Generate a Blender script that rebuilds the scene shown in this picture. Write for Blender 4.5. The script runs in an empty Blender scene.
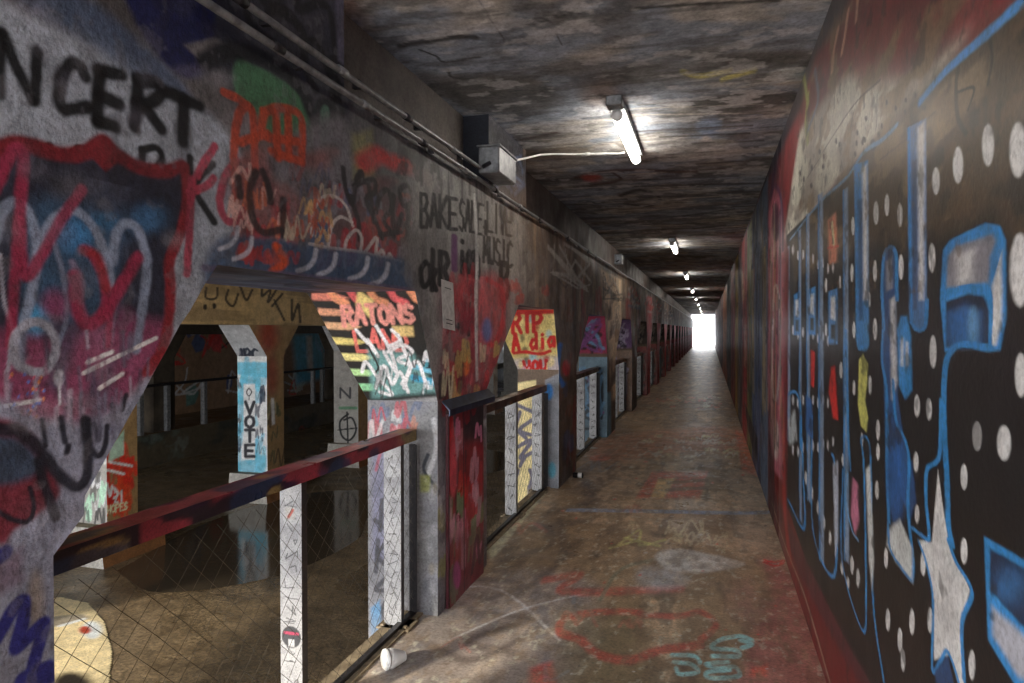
import bpy, math, random
import numpy as np
from mathutils import Matrix, Vector

# ------------------------------------------------------------------ camera, light, exposure
S = bpy.context.scene
COL = S.collection
F = 690.0                                   # focal length in pixels of the 1024 px wide frame
YAW = math.atan(197 / F); PITCH = -math.atan(11.5 / F)
EYE = np.array([0.0, 0.0, 1.6])
fw = np.array([-math.sin(YAW) * math.cos(PITCH), math.cos(YAW) * math.cos(PITCH), math.sin(PITCH)])
rt = np.array([math.cos(YAW), math.sin(YAW), 0.0])
up = np.cross(rt, fw)
cam = bpy.data.objects.new('camera', bpy.data.cameras.new('camera'))
COL.objects.link(cam)
M4 = Matrix(((rt[0], up[0], -fw[0], 0), (rt[1], up[1], -fw[1], 0), (rt[2], up[2], -fw[2], 1.6), (0, 0, 0, 1)))
cam.matrix_world = M4
cam.data.sensor_width = 36.0; cam.data.lens = 36.0 * F / 1024
cam.data.clip_start = 0.02; cam.data.clip_end = 500
S.camera = cam

w = bpy.data.worlds.new('daylight'); S.world = w; w.use_nodes = True
bg = w.node_tree.nodes['Background']
bg.inputs[0].default_value = (0.95, 0.97, 1.0, 1); bg.inputs[1].default_value = 8.5
S.view_settings.view_transform = 'Standard'; S.view_settings.look = 'None'
S.view_settings.gamma = 1.0; S.view_settings.use_curve_mapping = False
S.view_settings.exposure = 0.18
S.cycles.max_bounces = 8; S.cycles.diffuse_bounces = 5; S.cycles.glossy_bounces = 4
S.cycles.sample_clamp_indirect = 6.0; S.cycles.caustics_reflective = False; S.cycles.caustics_refractive = False
sun = bpy.data.objects.new('sun', bpy.data.lights.new('sun', 'SUN')); COL.objects.link(sun)
sun.data.energy = 5.0; sun.data.angle = math.radians(3); sun.data.color = (1.0, 0.9, 0.74)
SUN_DIR = Vector((0.50, 1.0, -0.44)).normalized()      # low daylight falling in from the near mouth
sun.rotation_euler = SUN_DIR.to_track_quat('-Z', 'Y').to_euler()
YN, YF = -3.2, 70.0                          # the two mouths of the tunnel
def portal(name, x0, x1, z0, z1, y, face):
    l = bpy.data.lights.new(name, 'AREA'); l.shape = 'RECTANGLE'; l.size = x1 - x0; l.size_y = z1 - z0
    l.cycles.is_portal = True
    o = bpy.data.objects.new(name, l); COL.objects.link(o)
    o.location = ((x0 + x1) / 2, y, (z0 + z1) / 2)
    o.rotation_euler = (math.radians(90) * face, 0, 0)
portal('mouth_portal', -13, 0.6, -1.3, 3.2, YN, -1 if False else 1)
bpy.data.objects['mouth_portal'].rotation_euler = (math.radians(90), 0, 0)
LAMP_POWER = 22.0

# ------------------------------------------------------------------ mesh and paint helpers
rng = np.random.default_rng(7)
def lin(c):
    c = np.asarray(c, float) / 255.0
    return np.where(c <= 0.04045, c / 12.92, ((c + 0.055) / 1.055) ** 2.4)
def depth(p):
    return float(np.dot(np.asarray(p, float) - EYE, fw))
def ray(x, y):
    return fw * F + rt * (x - 512) + up * (341.5 - y)
class Plane:
    def __init__(s, p0, n, ax):
        s.p0 = np.array(p0, float); s.n = np.array(n, float); s.ax = ax
    def hit(s, x, y):
        d = ray(x, y); t = np.dot(s.p0 - EYE, s.n) / np.dot(d, s.n)
        return EYE + d * t
def hsh(ix, iy, seed):
    h = (ix.astype(np.int64) * 374761393 + iy.astype(np.int64) * 668265263 + seed * 1442695041) & 0x7fffffff
    h = ((h ^ (h >> 13)) * 1274126177) & 0x7fffffff
    return ((h ^ (h >> 16)) & 0xffff) / 65535.0
def vnoise(a, b, seed=0):
    ia = np.floor(a); ib = np.floor(b); fa = a - ia; fb = b - ib
    fa = fa * fa * (3 - 2 * fa); fb = fb * fb * (3 - 2 * fb)
    ia = ia.astype(np.int64); ib = ib.astype(np.int64)
    return ((hsh(ia, ib, seed) * (1 - fa) + hsh(ia + 1, ib, seed) * fa) * (1 - fb)
            + (hsh(ia, ib + 1, seed) * (1 - fa) + hsh(ia + 1, ib + 1, seed) * fa) * fb)
def fbm(a, b, seed=0, oct=4):
    s = 0; t = 0; k = 1.0
    for o in range(oct):
        s = s + k * vnoise(a * 2 ** o + 17.3 * o, b * 2 ** o - 9.1 * o, seed + o); t += k; k *= 0.55
    return s / t
def smooth(x):
    x = np.clip(x, 0, 1); return x * x * (3 - 2 * x)
def spline(pts, n=6):
    p = np.array(pts, float)
    if len(p) < 3: return p
    q = np.vstack([2 * p[0] - p[1], p, 2 * p[-1] - p[-2]]); out = []
    for i in range(1, len(q) - 2):
        for t in np.linspace(0, 1, n, endpoint=False):
            a, b, c, d = q[i - 1], q[i], q[i + 1], q[i + 2]
            out.append(0.5 * ((2 * b) + (c - a) * t + (2 * a - 5 * b + 4 * c - d) * t * t + (3 * b - a - 3 * c + d) * t ** 3))
    out.append(p[-1]); return np.array(out)

class Paint:
    """Paint of one flat surface: operations kept in metres on the surface, run over the surface's vertices."""
    def __init__(s, plane, k=1.0, ku=1.0, kv=1.0, ws=1.0):
        s.curvy = False; s.ws = ws; s.pl = plane; s.k = k; s.sc = np.array([ku, kv]); s.ops = []
    def at(s, x, y):
        h = s.pl.hit(x, y); return h[s.pl.ax[0]], h[s.pl.ax[1]]
    def pts(s, px): return np.array([s.at(*p) for p in px])
    def m(s, px):
        d = [depth(s.pl.hit(*p)) for p in px]; return np.mean(d) / F
    def fs(s, px):
        """brush shape: how much each surface axis is foreshortened here, so a round brush reads round"""
        x, y = np.mean(np.array(px, float), 0); a = np.array(s.at(x, y)); b = np.array(s.at(x + .5, y)); c = np.array(s.at(x, y + .5))
        J = np.linalg.pinv(np.stack([b - a, c - a], 1) / .5); L = np.linalg.norm(J, axis=0)
        return L / L.max()
    def col(s, c): return np.clip(lin(c) * s.k, 0, 0.92)
    # --- in photo pixels
    def stroke(s, px, wd, c, soft=0.35, alpha=1.0, curve=True, rough=0.25):
        q = spline(px) if curve and len(px) > 2 else np.array(px, float)
        s.mstroke(s.pts(q), s.ws * wd * s.m(px), c, soft, alpha, rough, s.fs(px))
    def poly(s, px, c, soft=2.0, alpha=1.0, rough=0.3, curve=False):
        if (s.curvy or curve) and len(px) > 4 and len(px) < 20:
            q = spline([px[-1]] + list(px) + [px[0], px[1]], 4); px = [tuple(v) for v in q[4:-4]]
        s.mpoly(s.pts(px), c, soft * s.m(px), alpha, rough, s.fs(px))
    def ell(s, x, y, rx, ry, c, soft=0.3, alpha=1.0, n=20, a=0):
        ca, sa = math.cos(a), math.sin(a)
        e = [(x + rx * math.cos(t) * ca - ry * math.sin(t) * sa, y + rx * math.cos(t) * sa + ry * math.sin(t) * ca)
             for t in np.linspace(0, 2 * math.pi, n, endpoint=False)]
        s.poly(e, c, soft * min(rx, ry), alpha, 0.0)
    def text(s, st, quad, wd, c, soft=0.3, alpha=1.0, jit=0.0, seed=1, rough=0.2):
        """letters fitted in a quadrilateral (top left, top right, bottom right, bottom left)"""
        r = random.Random(seed); tl, tr, br, bl = [np.array(q, float) for q in quad]
        n = len(st)
        for i, ch in enumerate(st):
            dy = r.uniform(-jit, jit)
            for line in FONT.get(ch, []):
                pts = []
                for (u, v) in line:
                    U = (i + 0.1 + 0.76 * u) / n; V = v + dy
                    pts.append((bl * (1 - U) + br * U) * (1 - V) + (tl * (1 - U) + tr * U) * V)
                s.stroke(pts, wd, c, soft, alpha, curve=False, rough=rough)
    def tags(s, px, n, cols, size, wd, seed, alpha=0.85, vert=1.0):
        """freehand tags inside a quadrilateral given in photo pixels"""
        r = random.Random(seed); q = [np.array(p, float) for p in px]
        for _ in range(n):
            u, v = r.random(), r.random()
            c0 = (q[0] * (1 - u) + q[1] * u) * (1 - v) + (q[3] * (1 - u) + q[2] * u) * v
            sz = size * r.uniform(0.5, 1.3); k = r.randint(4, 8); pts = []
            x = c0[0] - sz / 2; sgn = 1
            for i in range(k):
                pts.append((x, c0[1] + sgn * sz * vert * r.uniform(0.15, 0.6))); x += sz / k * r.uniform(-0.3, 1.9); sgn = -sgn
            s.stroke(pts, wd * r.uniform(0.6, 1.4), r.choice(cols), 0.4, alpha * r.uniform(0.6, 1))
    # --- in metres on the surface
    def mstroke(s, P, wm, c, soft=0.35, alpha=1.0, rough=0.25, sc=None):
        sc = s.sc if sc is None else sc; Q = P * sc; pad = wm * (0.6 + soft)
        s.ops.append(('s', Q, wm, s.col(c), soft, alpha, rough, Q.min(0) - pad, Q.max(0) + pad, sc))
    def mpoly(s, P, c, soft=0.01, alpha=1.0, rough=0.3, sc=None):
        sc = s.sc if sc is None else sc; Q = P * sc; pad = soft * 1.5
        s.ops.append(('p', Q, soft, s.col(c), 0, alpha, rough, Q.min(0) - pad, Q.max(0) + pad, sc))
    def streaks(s, c, a_freq, b_freq, lo, hi, alpha, seed, box=None):
        s.ops.append(('n', (a_freq, b_freq, seed), (lo, hi), s.col(c), 0, alpha, 0, None if box is None else np.array(box[:2]) * s.sc,
                      None if box is None else np.array(box[2:]) * s.sc, s.sc))
    def base(s, P3, c):
        V = P3[:, list(s.pl.ax)]; out = np.tile(s.col(c), (len(V), 1))
        for op in s.ops:
            kind, G, wd, c1, soft, alpha, rough, lo, hi, sc = op; Q = V * sc
            if lo is None: idx = np.arange(len(Q))
            else:
                idx = np.nonzero((Q[:, 0] >= lo[0]) & (Q[:, 0] <= hi[0]) & (Q[:, 1] >= lo[1]) & (Q[:, 1] <= hi[1]))[0]
                if not len(idx): continue
            q = Q[idx]
            if kind == 'n':
                a, b, seed = G
                f = fbm(V[idx, 0] * a, V[idx, 1] * b, seed, 4)
                m = smooth((f - wd[0]) / (wd[1] - wd[0]))
            else:
                d = np.full(len(q), 1e9); n = len(G); closed = kind == 'p'
                for i in range(n if closed else max(n - 1, 1)):
                    A = G[i]; B = G[(i + 1) % n]; AB = B - A; L = max(AB @ AB, 1e-12)
                    t = np.clip(((q - A) @ AB) / L, 0, 1); dd = q - A - t[:, None] * AB
                    d = np.minimum(d, (dd * dd).sum(1))
                d = np.sqrt(d)
                if kind == 's':
                    wob = 1 + rough * (vnoise(q[:, 0] / wd * 1.3, q[:, 1] / wd * 1.3, 5) - 0.5)
                    e = max(wd * soft, 1e-4); m = smooth((wd * 0.5 * wob + e * 0.5 - d) / e)
                else:
                    ins = np.zeros(len(q), bool)
                    for i in range(n):
                        A = G[i]; B = G[(i + 1) % n]
                        if A[1] == B[1]: continue
                        c_ = ((A[1] > q[:, 1]) != (B[1] > q[:, 1])) & (q[:, 0] < (B[0] - A[0]) * (q[:, 1] - A[1]) / (B[1] - A[1]) + A[0])
                        ins ^= c_
                    sd = np.where(ins, d, -d); e = max(wd, 1e-4)
                    sd = sd + rough * e * 2 * (fbm(q[:, 0] / e / 3, q[:, 1] / e / 3, 9, 3) - 0.5)
                    m = smooth((sd + e) / (2 * e))
            m = (m * alpha)[:, None]
            out[idx] = out[idx] * (1 - m) + c1 * m
        return out

FONT = {
 'A': [[(0, 0), (.5, 1), (1, 0)], [(.2, .38), (.8, .38)]], 'B': [[(0, 0), (0, 1), (.7, 1), (.85, .78), (.6, .54), (0, .5)], [(.6, .54), (1, .3), (.75, 0), (0, 0)]],
 'C': [[(1, .85), (.6, 1), (.15, .8), (0, .45), (.2, .1), (.6, 0), (1, .12)]], 'D': [[(0, 0), (0, 1), (.6, .95), (1, .5), (.6, .05), (0, 0)]],
 'E': [[(1, 1), (0, 1), (0, 0), (1, 0)], [(0, .5), (.8, .5)]], 'H': [[(0, 0), (0, 1)], [(1, 0), (1, 1)], [(0, .5), (1, .5)]],
 'I': [[(.5, 0), (.5, 1)]], 'J': [[(.8, 1), (.8, .2), (.45, 0), (.1, .2)]], 'K': [[(0, 0), (0, 1)], [(1, 1), (0, .45), (1, 0)]], 'L': [[(0, 1), (0, 0), (1, 0)]],
 'M': [[(0, 0), (.1, 1), (.5, .3), (.9, 1), (1, 0)]], 'N': [[(0, 0), (0, 1), (1, 0), (1, 1)]],
 'O': [[(.5, 1), (.1, .8), (0, .5), (.1, .2), (.5, 0), (.9, .2), (1, .5), (.9, .8), (.5, 1)]],
 'P': [[(0, 0), (0, 1), (.7, 1), (1, .75), (.7, .48), (0, .45)]], 'R': [[(0, 0), (0, 1), (.7, 1), (.95, .75), (.6, .52), (0, .48)], [(.45, .5), (1, 0)]],
 'S': [[(.95, .88), (.5, 1), (.08, .8), (.25, .55), (.8, .42), (.95, .2), (.5, 0), (.02, .12)]], 'T': [[(0, 1), (1, 1)], [(.5, 1), (.5, 0)]],
 'U': [[(0, 1), (0, .25), (.3, 0), (.7, 0), (1, .25), (1, 1)]], 'V': [[(0, 1), (.5, 0), (1, 1)]], 'W': [[(0, 1), (.25, 0), (.5, .7), (.75, 0), (1, 1)]],
 'Y': [[(0, 1), (.5, .5), (1, 1)], [(.5, .5), (.5, 0)]], '+': [[(.5, .25), (.5, .75)], [(.1, .5), (.9, .5)]], '.': [[(.45, .05), (.55, .05)]],
 '2': [[(.05, .8), (.4, 1), (.85, .85), (.8, .55), (0, 0), (1, 0)]], '1': [[(.3, .8), (.5, 1), (.5, 0)]],
 'a': [[(.9, .6), (.4, .65), (.05, .35), (.3, 0), (.85, .2)], [(.9, .65), (.9, 0)]], 'd': [[(.9, .55), (.4, .6), (.05, .3), (.3, 0), (.9, .2)], [(.9, 1), (.9, 0)]],
 'i': [[(.5, .6), (.5, 0)], [(.48, .85), (.52, .88)]], 'y': [[(0, .65), (.1, .3), (.5, .2), (.85, .35)], [(.9, .65), (.8, -.2), (.3, -.3)]],
 'o': [[(.5, .65), (.1, .5), (.05, .2), (.45, 0), (.9, .2), (.9, .5), (.5, .65)]], 'u': [[(0, .65), (.05, .15), (.4, 0), (.85, .15)], [(.9, .65), (.9, 0)]],
 'n': [[(0, 0), (0, .65)], [(0, .5), (.4, .68), (.85, .5), (.9, 0)]],
}

def mesh_obj(name, V, Fc, mat, parent=None, cols=None, smooth_=False):
    me = bpy.data.meshes.new(name); me.from_pydata([tuple(v) for v in V] if not isinstance(V, np.ndarray) else V.tolist(), [], Fc if not isinstance(Fc, np.ndarray) else Fc.tolist())
    if cols is not None:
        a = me.color_attributes.new('Col', 'FLOAT_COLOR', 'POINT')
        c = np.ones((len(V), 4), np.float32); c[:, :3] = cols; a.data.foreach_set('color', c.ravel())
    if smooth_: me.polygons.foreach_set('use_smooth', [True] * len(me.polygons))
    me.materials.append(mat); me.update()
    o = bpy.data.objects.new(name, me); COL.objects.link(o)
    if parent: o.parent = parent
    return o
def grid(fn, us, vs):
    """points fn(U, V) -> (n, 3) over a grid and its quads"""
    U, Vv = np.meshgrid(us, vs, indexing='ij'); P = fn(U.ravel(), Vv.ravel())
    n, m = len(us), len(vs); i, j = np.meshgrid(np.arange(n - 1), np.arange(m - 1), indexing='ij')
    a = (i * m + j).ravel(); return P, np.stack([a, a + m, a + m + 1, a + 1], 1)
def join(parts):
    V = []; Fc = []; C = []; k = 0
    for P, Q, c in parts:
        V.append(P); Fc.append(Q + k); C.append(c); k += len(P)
    return np.vstack(V), np.vstack(Fc), np.vstack(C)
def ysteps(X, Y0, Y1, step, lo=0.004, hi=0.6):
    out = [Y0]; y = Y0
    while y < Y1:
        D = max(y * math.cos(YAW) - X * math.sin(YAW), 0.9)
        y += min(max(step * D * D / (F * abs(X)), lo), hi) if y > -0.5 * abs(X) or X > 0 else 0.08
        out.append(min(y, Y1))
    return np.array(out)
class MB:
    """collects boxes and tubes into ONE mesh"""
    def __init__(s): s.V = []; s.F = []
    def box(s, x0, x1, y0, y1, z0, z1, bev=0.0):
        k = len(s.V)
        if bev <= 0:
            s.V += [(x, y, z) for x in (x0, x1) for y in (y0, y1) for z in (z0, z1)]
            s.F += [tuple(k + i for i in f) for f in ((0, 1, 3, 2), (4, 6, 7, 5), (0, 4, 5, 1), (2, 3, 7, 6), (0, 2, 6, 4), (1, 5, 7, 3))]
        else:
            b = bev; prof = [(x0 + b, y0), (x1 - b, y0), (x1, y0 + b), (x1, y1 - b), (x1 - b, y1), (x0 + b, y1), (x0, y1 - b), (x0, y0 + b)]
            cx, cy = (x0 + x1) / 2, (y0 + y1) / 2; n = 8
            fx = 1 - 2 * b / (x1 - x0) * 0.8; fy = 1 - 2 * b / (y1 - y0) * 0.8
            for z, g in ((z0, 1), (z0 + b, 0), (z1 - b, 0), (z1, 1)):
                s.V += [(cx + (x - cx) * (fx if g else 1), cy + (y - cy) * (fy if g else 1), z) for x, y in prof]
            for r in range(3):
                s.F += [(k + r * n + i, k + r * n + (i + 1) % n, k + (r + 1) * n + (i + 1) % n, k + (r + 1) * n + i) for i in range(n)]
            s.F += [tuple(k + i for i in reversed(range(n))), tuple(k + 3 * n + i for i in range(n))]
        return s
    def prism(s, prof, axis, a, b):
        """closed outline in the two other axes, extruded along axis"""
        k = len(s.V); n = len(prof)
        for t in (a, b):
            for p in prof:
                v = list(p); v.insert(axis, t); s.V.append(tuple(v))
        s.F += [(k + i, k + (i + 1) % n, k + n + (i + 1) % n, k + n + i) for i in range(n)]
        s.F += [tuple(k + i for i in range(n)), tuple(k + n + i for i in reversed(range(n)))]
        return s
    def tube(s, pts, r, n=8, cap=True):
        pts = [Vector(p) for p in pts]; k = len(s.V); rs = r if isinstance(r, (list, tuple)) else [r] * len(pts)
        for i, p in enumerate(pts):
            d = (pts[min(i + 1, len(pts) - 1)] - pts[max(i - 1, 0)]).normalized()
            a = d.cross(Vector((0, 0, 1)));  a = a if a.length > 0.05 else d.cross(Vector((0, 1, 0)))
            a.normalize(); b = d.cross(a)
            for j in range(n):
                t = 2 * math.pi * j / n; s.V.append(tuple(p + (a * math.cos(t) + b * math.sin(t)) * rs[i]))
        for i in range(len(pts) - 1):
            s.F += [(k + i * n + j, k + i * n + (j + 1) % n, k + (i + 1) * n + (j + 1) % n, k + (i + 1) * n + j) for j in range(n)]
        if cap: s.F += [tuple(k + j for j in reversed(range(n))), tuple(k + (len(pts) - 1) * n + j for j in range(n))]
        return s
    def build(s, name, mat, parent=None, sm=False): return mesh_obj(name, s.V, s.F, mat, parent, smooth_=sm)
def tag(o, label, cat, group=None):
    o['label'] = label; o['category'] = cat
    if group: o['group'] = group
    return o
def struct(o): o['kind'] = 'structure'; return o
def empty(name, loc=(0, 0, 0)):
    o = bpy.data.objects.new(name, None); COL.objects.link(o); o.location = loc; o.empty_display_size = 0.1; return o
def copy_tree(o, parent=None):
    c = o.copy(); COL.objects.link(c); c.parent = parent
    for ch in list(o.children): copy_tree(ch, c)
    return c

# ------------------------------------------------------------------ materials (all node based)
def nodes(name):
    m = bpy.data.materials.new(name); m.use_nodes = True; nt = m.node_tree
    return m, nt, nt.nodes['Principled BSDF']
def add_noise(nt, scale, detail=6, rough=0.6, stretch=(1, 1, 1)):
    tc = nt.nodes.new('ShaderNodeTexCoord'); mp = nt.nodes.new('ShaderNodeMapping'); mp.inputs['Scale'].default_value = stretch
    n = nt.nodes.new('ShaderNodeTexNoise'); n.inputs['Scale'].default_value = scale; n.inputs['Detail'].default_value = detail; n.inputs['Roughness'].default_value = rough
    nt.links.new(tc.outputs['Object'], mp.inputs[0]); nt.links.new(mp.outputs[0], n.inputs['Vector']); return n
def ramp(nt, fac, stops):
    r = nt.nodes.new('ShaderNodeValToRGB'); nt.links.new(fac, r.inputs[0])
    while len(r.color_ramp.elements) < len(stops): r.color_ramp.elements.new(0.5)
    for e, (p, c) in zip(r.color_ramp.elements, stops): e.position = p; e.color = (*c, 1)
    return r
def painted(name, rough=0.5, bump=0.4, dist=0.01, scale=30, spec=0.5, grain=0.25, gscale=90, coat=0.0, rvar=0.2, grime=0.62):
    """vertex paint with grain, roughness variation and a rough concrete bump"""
    m, nt, b = nodes(name); L = nt.links.new
    at = nt.nodes.new('ShaderNodeAttribute'); at.attribute_name = 'Col'
    g = add_noise(nt, gscale, 8, 0.7); gr = ramp(nt, g.outputs['Fac'], [(0.36, (1 - grain * 2.0,) * 3), (0.5, (1.0,) * 3), (0.64, (1 + grain * 1.2,) * 3)])
    mx = nt.nodes.new('ShaderNodeMix'); mx.data_type = 'RGBA'; mx.blend_type = 'MULTIPLY'; mx.inputs[0].default_value = 1
    L(at.outputs['Color'], mx.inputs[6]); L(gr.outputs[0], mx.inputs[7]); L(mx.outputs[2], b.inputs['Base Color'])
    g2 = add_noise(nt, 7, 9, 0.72); gr2 = ramp(nt, g2.outputs['Fac'], [(0.32, (grime,) * 3), (0.66, (1.15,) * 3)])
    mx2 = nt.nodes.new('ShaderNodeMix'); mx2.data_type = 'RGBA'; mx2.blend_type = 'MULTIPLY'; mx2.inputs[0].default_value = 1
    L(mx.outputs[2], mx2.inputs[6]); L(gr2.outputs[0], mx2.inputs[7]); L(mx2.outputs[2], b.inputs['Base Color'])
    n = add_noise(nt, scale, 10, 0.65)
    bp = nt.nodes.new('ShaderNodeBump'); bp.inputs['Strength'].default_value = bump; bp.inputs['Distance'].default_value = dist
    L(n.outputs['Fac'], bp.inputs['Height']); L(bp.outputs[0], b.inputs['Normal'])
    r2 = add_noise(nt, 3.0, 4); mr = nt.nodes.new('ShaderNodeMapRange'); mr.inputs[3].default_value = max(rough - rvar, 0.03); mr.inputs[4].default_value = min(rough + rvar, 1)
    mr.inputs[1].default_value = 0.3; mr.inputs[2].default_value = 0.7
    L(r2.outputs['Fac'], mr.inputs[0]); L(mr.outputs[0], b.inputs['Roughness'])
    b.inputs['Specular IOR Level'].default_value = spec
    if coat: b.inputs['Coat Weight'].default_value = coat; b.inputs['Coat Roughness'].default_value = 0.34
    return m
def plain(name, c0, c1, scale=8, rough=0.5, metal=0.0, bump=0.15, dist=0.004, stretch=(1, 1, 1), spec=0.5, lo=0.35, hi=0.65):
    m, nt, b = nodes(name); L = nt.links.new
    n = add_noise(nt, scale, 8, 0.65, stretch); r = ramp(nt, n.outputs['Fac'], [(lo, tuple(lin(c0))), (hi, tuple(lin(c1)))])
    L(r.outputs[0], b.inputs['Base Color']); b.inputs['Roughness'].default_value = rough; b.inputs['Metallic'].default_value = metal
    bp = nt.nodes.new('ShaderNodeBump'); bp.inputs['Strength'].default_value = bump; bp.inputs['Distance'].default_value = dist
    L(n.outputs['Fac'], bp.inputs['Height']); L(bp.outputs[0], b.inputs['Normal']); b.inputs['Specular IOR Level'].default_value = spec
    return m
M_WALL = painted('painted_concrete', 0.55, 0.6, 0.012, 34, 0.4, 0.17, 70)
M_MURAL = painted('glossy_mural_paint', 0.42, 0.42, 0.004, 48, 0.8, 0.13, 60, coat=0.2, rvar=0.05)
M_FLOOR = painted('worn_walkway_concrete', 0.42, 0.25, 0.006, 30, 0.5, 0.17, 60, rvar=0.15)
M_CEIL = painted('formwork_ceiling', 0.8, 0.5, 0.02, 12, 0.3, 0.12, 40, grime=.5)
M_DARKC = plain('stained_concrete', (48, 42, 36), (92, 82, 68), 2.2, 0.7, bump=0.4, dist=0.02)
M_CURB = plain('curb_concrete', (120, 106, 86), (172, 156, 128), 14, 0.7, bump=0.4, dist=0.006)
M_RUST = plain('rusted_iron', (38, 28, 24), (84, 62, 50), 25, 0.6, 0.3)
M_IRON = plain('black_painted_iron', (22, 22, 25), (50, 47, 50), 30, 0.45, 0.2)
M_GALV = plain('galvanised_steel', (120, 122, 124), (168, 170, 172), 20, 0.4, 0.6)
M_WIRE = plain('dark_wire', (60, 54, 46), (110, 100, 84), 60, 0.5, 0.5)
M_WHITE = plain('white_plastic', (222, 222, 218), (245, 245, 242), 12, 0.5)
M_PAPER = plain('white_paper', (190, 188, 182), (228, 226, 220), 30, 0.8)
M_BLACKP = plain('black_plastic', (14, 14, 15), (30, 30, 32), 30, 0.35)
M_PSTEEL = painted('painted_steel', 0.42, 0.2, 0.003, 60, 0.5, 0.2, 160)
def emit(name, c, s):
    m, nt, b = nodes(name); b.inputs['Emission Color'].default_value = (*c, 1); b.inputs['Emission Strength'].default_value = s
    b.inputs['Base Color'].default_value = (0.8, 0.8, 0.8, 1); return m
M_TUBE = emit('lit_tube', (1.0, 0.92, 0.82), LAMP_POWER)

# ------------------------------------------------------------------ the paint on the near row (plane x = -1.45)
XW, XB = -1.45, -2.08
ZB, ZL, ZC, XC = 1.80, 2.58, 3.07, -1.635     # beam bottom, ledge, ceiling, recessed upper face
LP = Paint(Plane((XW, 0, 0), (1, 0, 0), (1, 2)), k=1.85, ws=1.3)
def paint_left(p):
    p.curvy = True
    p.streaks((72, 72, 76), 2.5, 2.5, 0.35, 0.6, 0.6, 11)
    p.streaks((44, 40, 38), 6, 1.2, 0.52, 0.75, 0.6, 12)
    # pale concrete of the first pillar
    p.poly([(-120, 20), (60, 25), (150, 75), (215, 120), (245, 170), (232, 262), (160, 400), (100, 500), (55, 560), (-120, 640)], (134, 142, 150), 10)
    p.poly([(-60, -60), (60, -60), (180, 30), (250, 100), (330, 160), (345, -60)], (34, 36, 48), 14)
    p.streaks((70, 70, 76), 3, 3, 0.52, 0.7, 0.5, 31, (1.0, 2.4, 4.0, 3.07))
    p.poly([(20, 0), (80, -5), (140, 40), (190, 95), (150, 85), (90, 45)], (62, 78, 102), 9, 0.7)
    p.poly([(126, -20), (205, -40), (212, 60), (185, 78), (152, 48), (135, 20)], (14, 20, 62), 5, 0.95)
    p.poly([(184, 45), (215, 38), (232, 47), (208, 68)], (100, 98, 98), 3)
    p.poly([(236, 60), (254, 65), (285, 82), (306, 104), (316, 150), (300, 150), (262, 128), (236, 92)], (62, 104, 74), 3, 0.95)
    p.stroke([(205, 62), (235, 50), (270, 62), (300, 88), (318, 130)], 13, (20, 22, 28), 0.5)
    p.poly([(316, 108), (322, 100), (330, 108), (331, 150), (318, 150)], (60, 95, 78), 2)
    p.stroke([(316, 150), (318, 108), (326, 102), (333, 115), (334, 160)], 5, (20, 22, 30), 0.5)
    # upper lettering on the pilaster
    for q in ([(262, 0), (300, 30), (306, 70), (316, 90)], [(268, 12), (282, 8), (300, 25), (306, 40)], [(296, 0), (300, 10), (318, 4), (330, 12), (336, 60), (342, 120)],
              [(304, 45), (316, 42), (324, 60), (330, 80)], [(245, 0), (250, 22), (270, 40)], [(332, 60), (334, 110), (333, 140)]):
        p.stroke(q, 7, (22, 22, 26), 0.5, 0.9)
    p.poly([(335, -10), (350, -10), (349, 70), (338, 60)], (92, 90, 108), 3, 0.7)
    # pale streaked zone under the green
    p.poly([(300, 128), (345, 120), (350, 200), (310, 240), (250, 240), (240, 170)], (96, 94, 98), 8, 0.9)
    # black word on the first pillar
    B = (3, 3, 4)
    for q in ([(0, 34), (-1, 92)], [(3, 34), (14, 62), (32, 99)], [(38, 52), (36, 76), (35, 100)],
              [(85, 76), (80, 66), (70, 64), (61, 80), (59, 98), (64, 109), (74, 109), (87, 107)],
              [(97, 70), (122, 75)], [(100, 72), (98, 96), (98, 122)], [(100, 96), (119, 104)], [(98, 121), (115, 127)],
              [(138, 80), (135, 127)], [(138, 80), (156, 83), (161, 94), (152, 102), (138, 104)], [(140, 104), (150, 114), (161, 129)],
              [(168, 92), (199, 106)], [(184, 100), (183, 142)], [(142, 150), (142, 172)], [(142, 150), (156, 148), (162, 158), (156, 168), (144, 168)],
              [(190, 158), (190, 216)], [(212, 164), (195, 188), (214, 222)]):
        p.stroke(q, 11 if q[0][1] < 140 else 6, B, 0.45, 0.97)
    for (x, y) in ((48, 146), (79, 148), (8, 150)): p.ell(x, y, 6, 4, B)
    # the shield
    top = [(-20, 150), (0, 148), (20, 143), (60, 154), (88, 151), (104, 141), (118, 155), (140, 167), (165, 171), (182, 165)]
    side = [(184, 166), (187, 200), (180, 235), (170, 262), (171, 300), (164, 345), (148, 372)]
    p.poly(top + side + [(120, 400), (60, 400), (-20, 400)], (34, 36, 48), 5)
    p.streaks((58, 64, 78), 5, 5, 0.5, 0.66, 0.7, 41, (0.8, 1.3, 1.5, 1.97))
    p.poly([(30, 210), (70, 200), (110, 215), (160, 205), (165, 225), (120, 245), (110, 300), (60, 330), (20, 330)], (46, 74, 98), 14, 0.75)
    p.ell(74, 235, 17, 15, (52, 104, 146), 0.7); p.ell(148, 218, 14, 12, (52, 88, 122), 0.7, 0.8); p.ell(105, 222, 14, 9, (48, 90, 122), 0.7, 0.8)
    p.ell(36, 322, 13, 15, (58, 130, 168), 0.5)
    p.poly([(-20, 340), (60, 335), (165, 320), (150, 372), (100, 428), (60, 420), (20, 425), (-20, 400)], (124, 62, 88), 12, 0.9)
    p.poly([(55, 310), (80, 330), (60, 400), (45, 385)], (60, 56, 74), 8, 0.8); p.poly([(90, 370), (120, 350), (110, 410), (85, 410)], (78, 70, 88), 8, 0.7)
    RD = (98, 28, 34)
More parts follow.
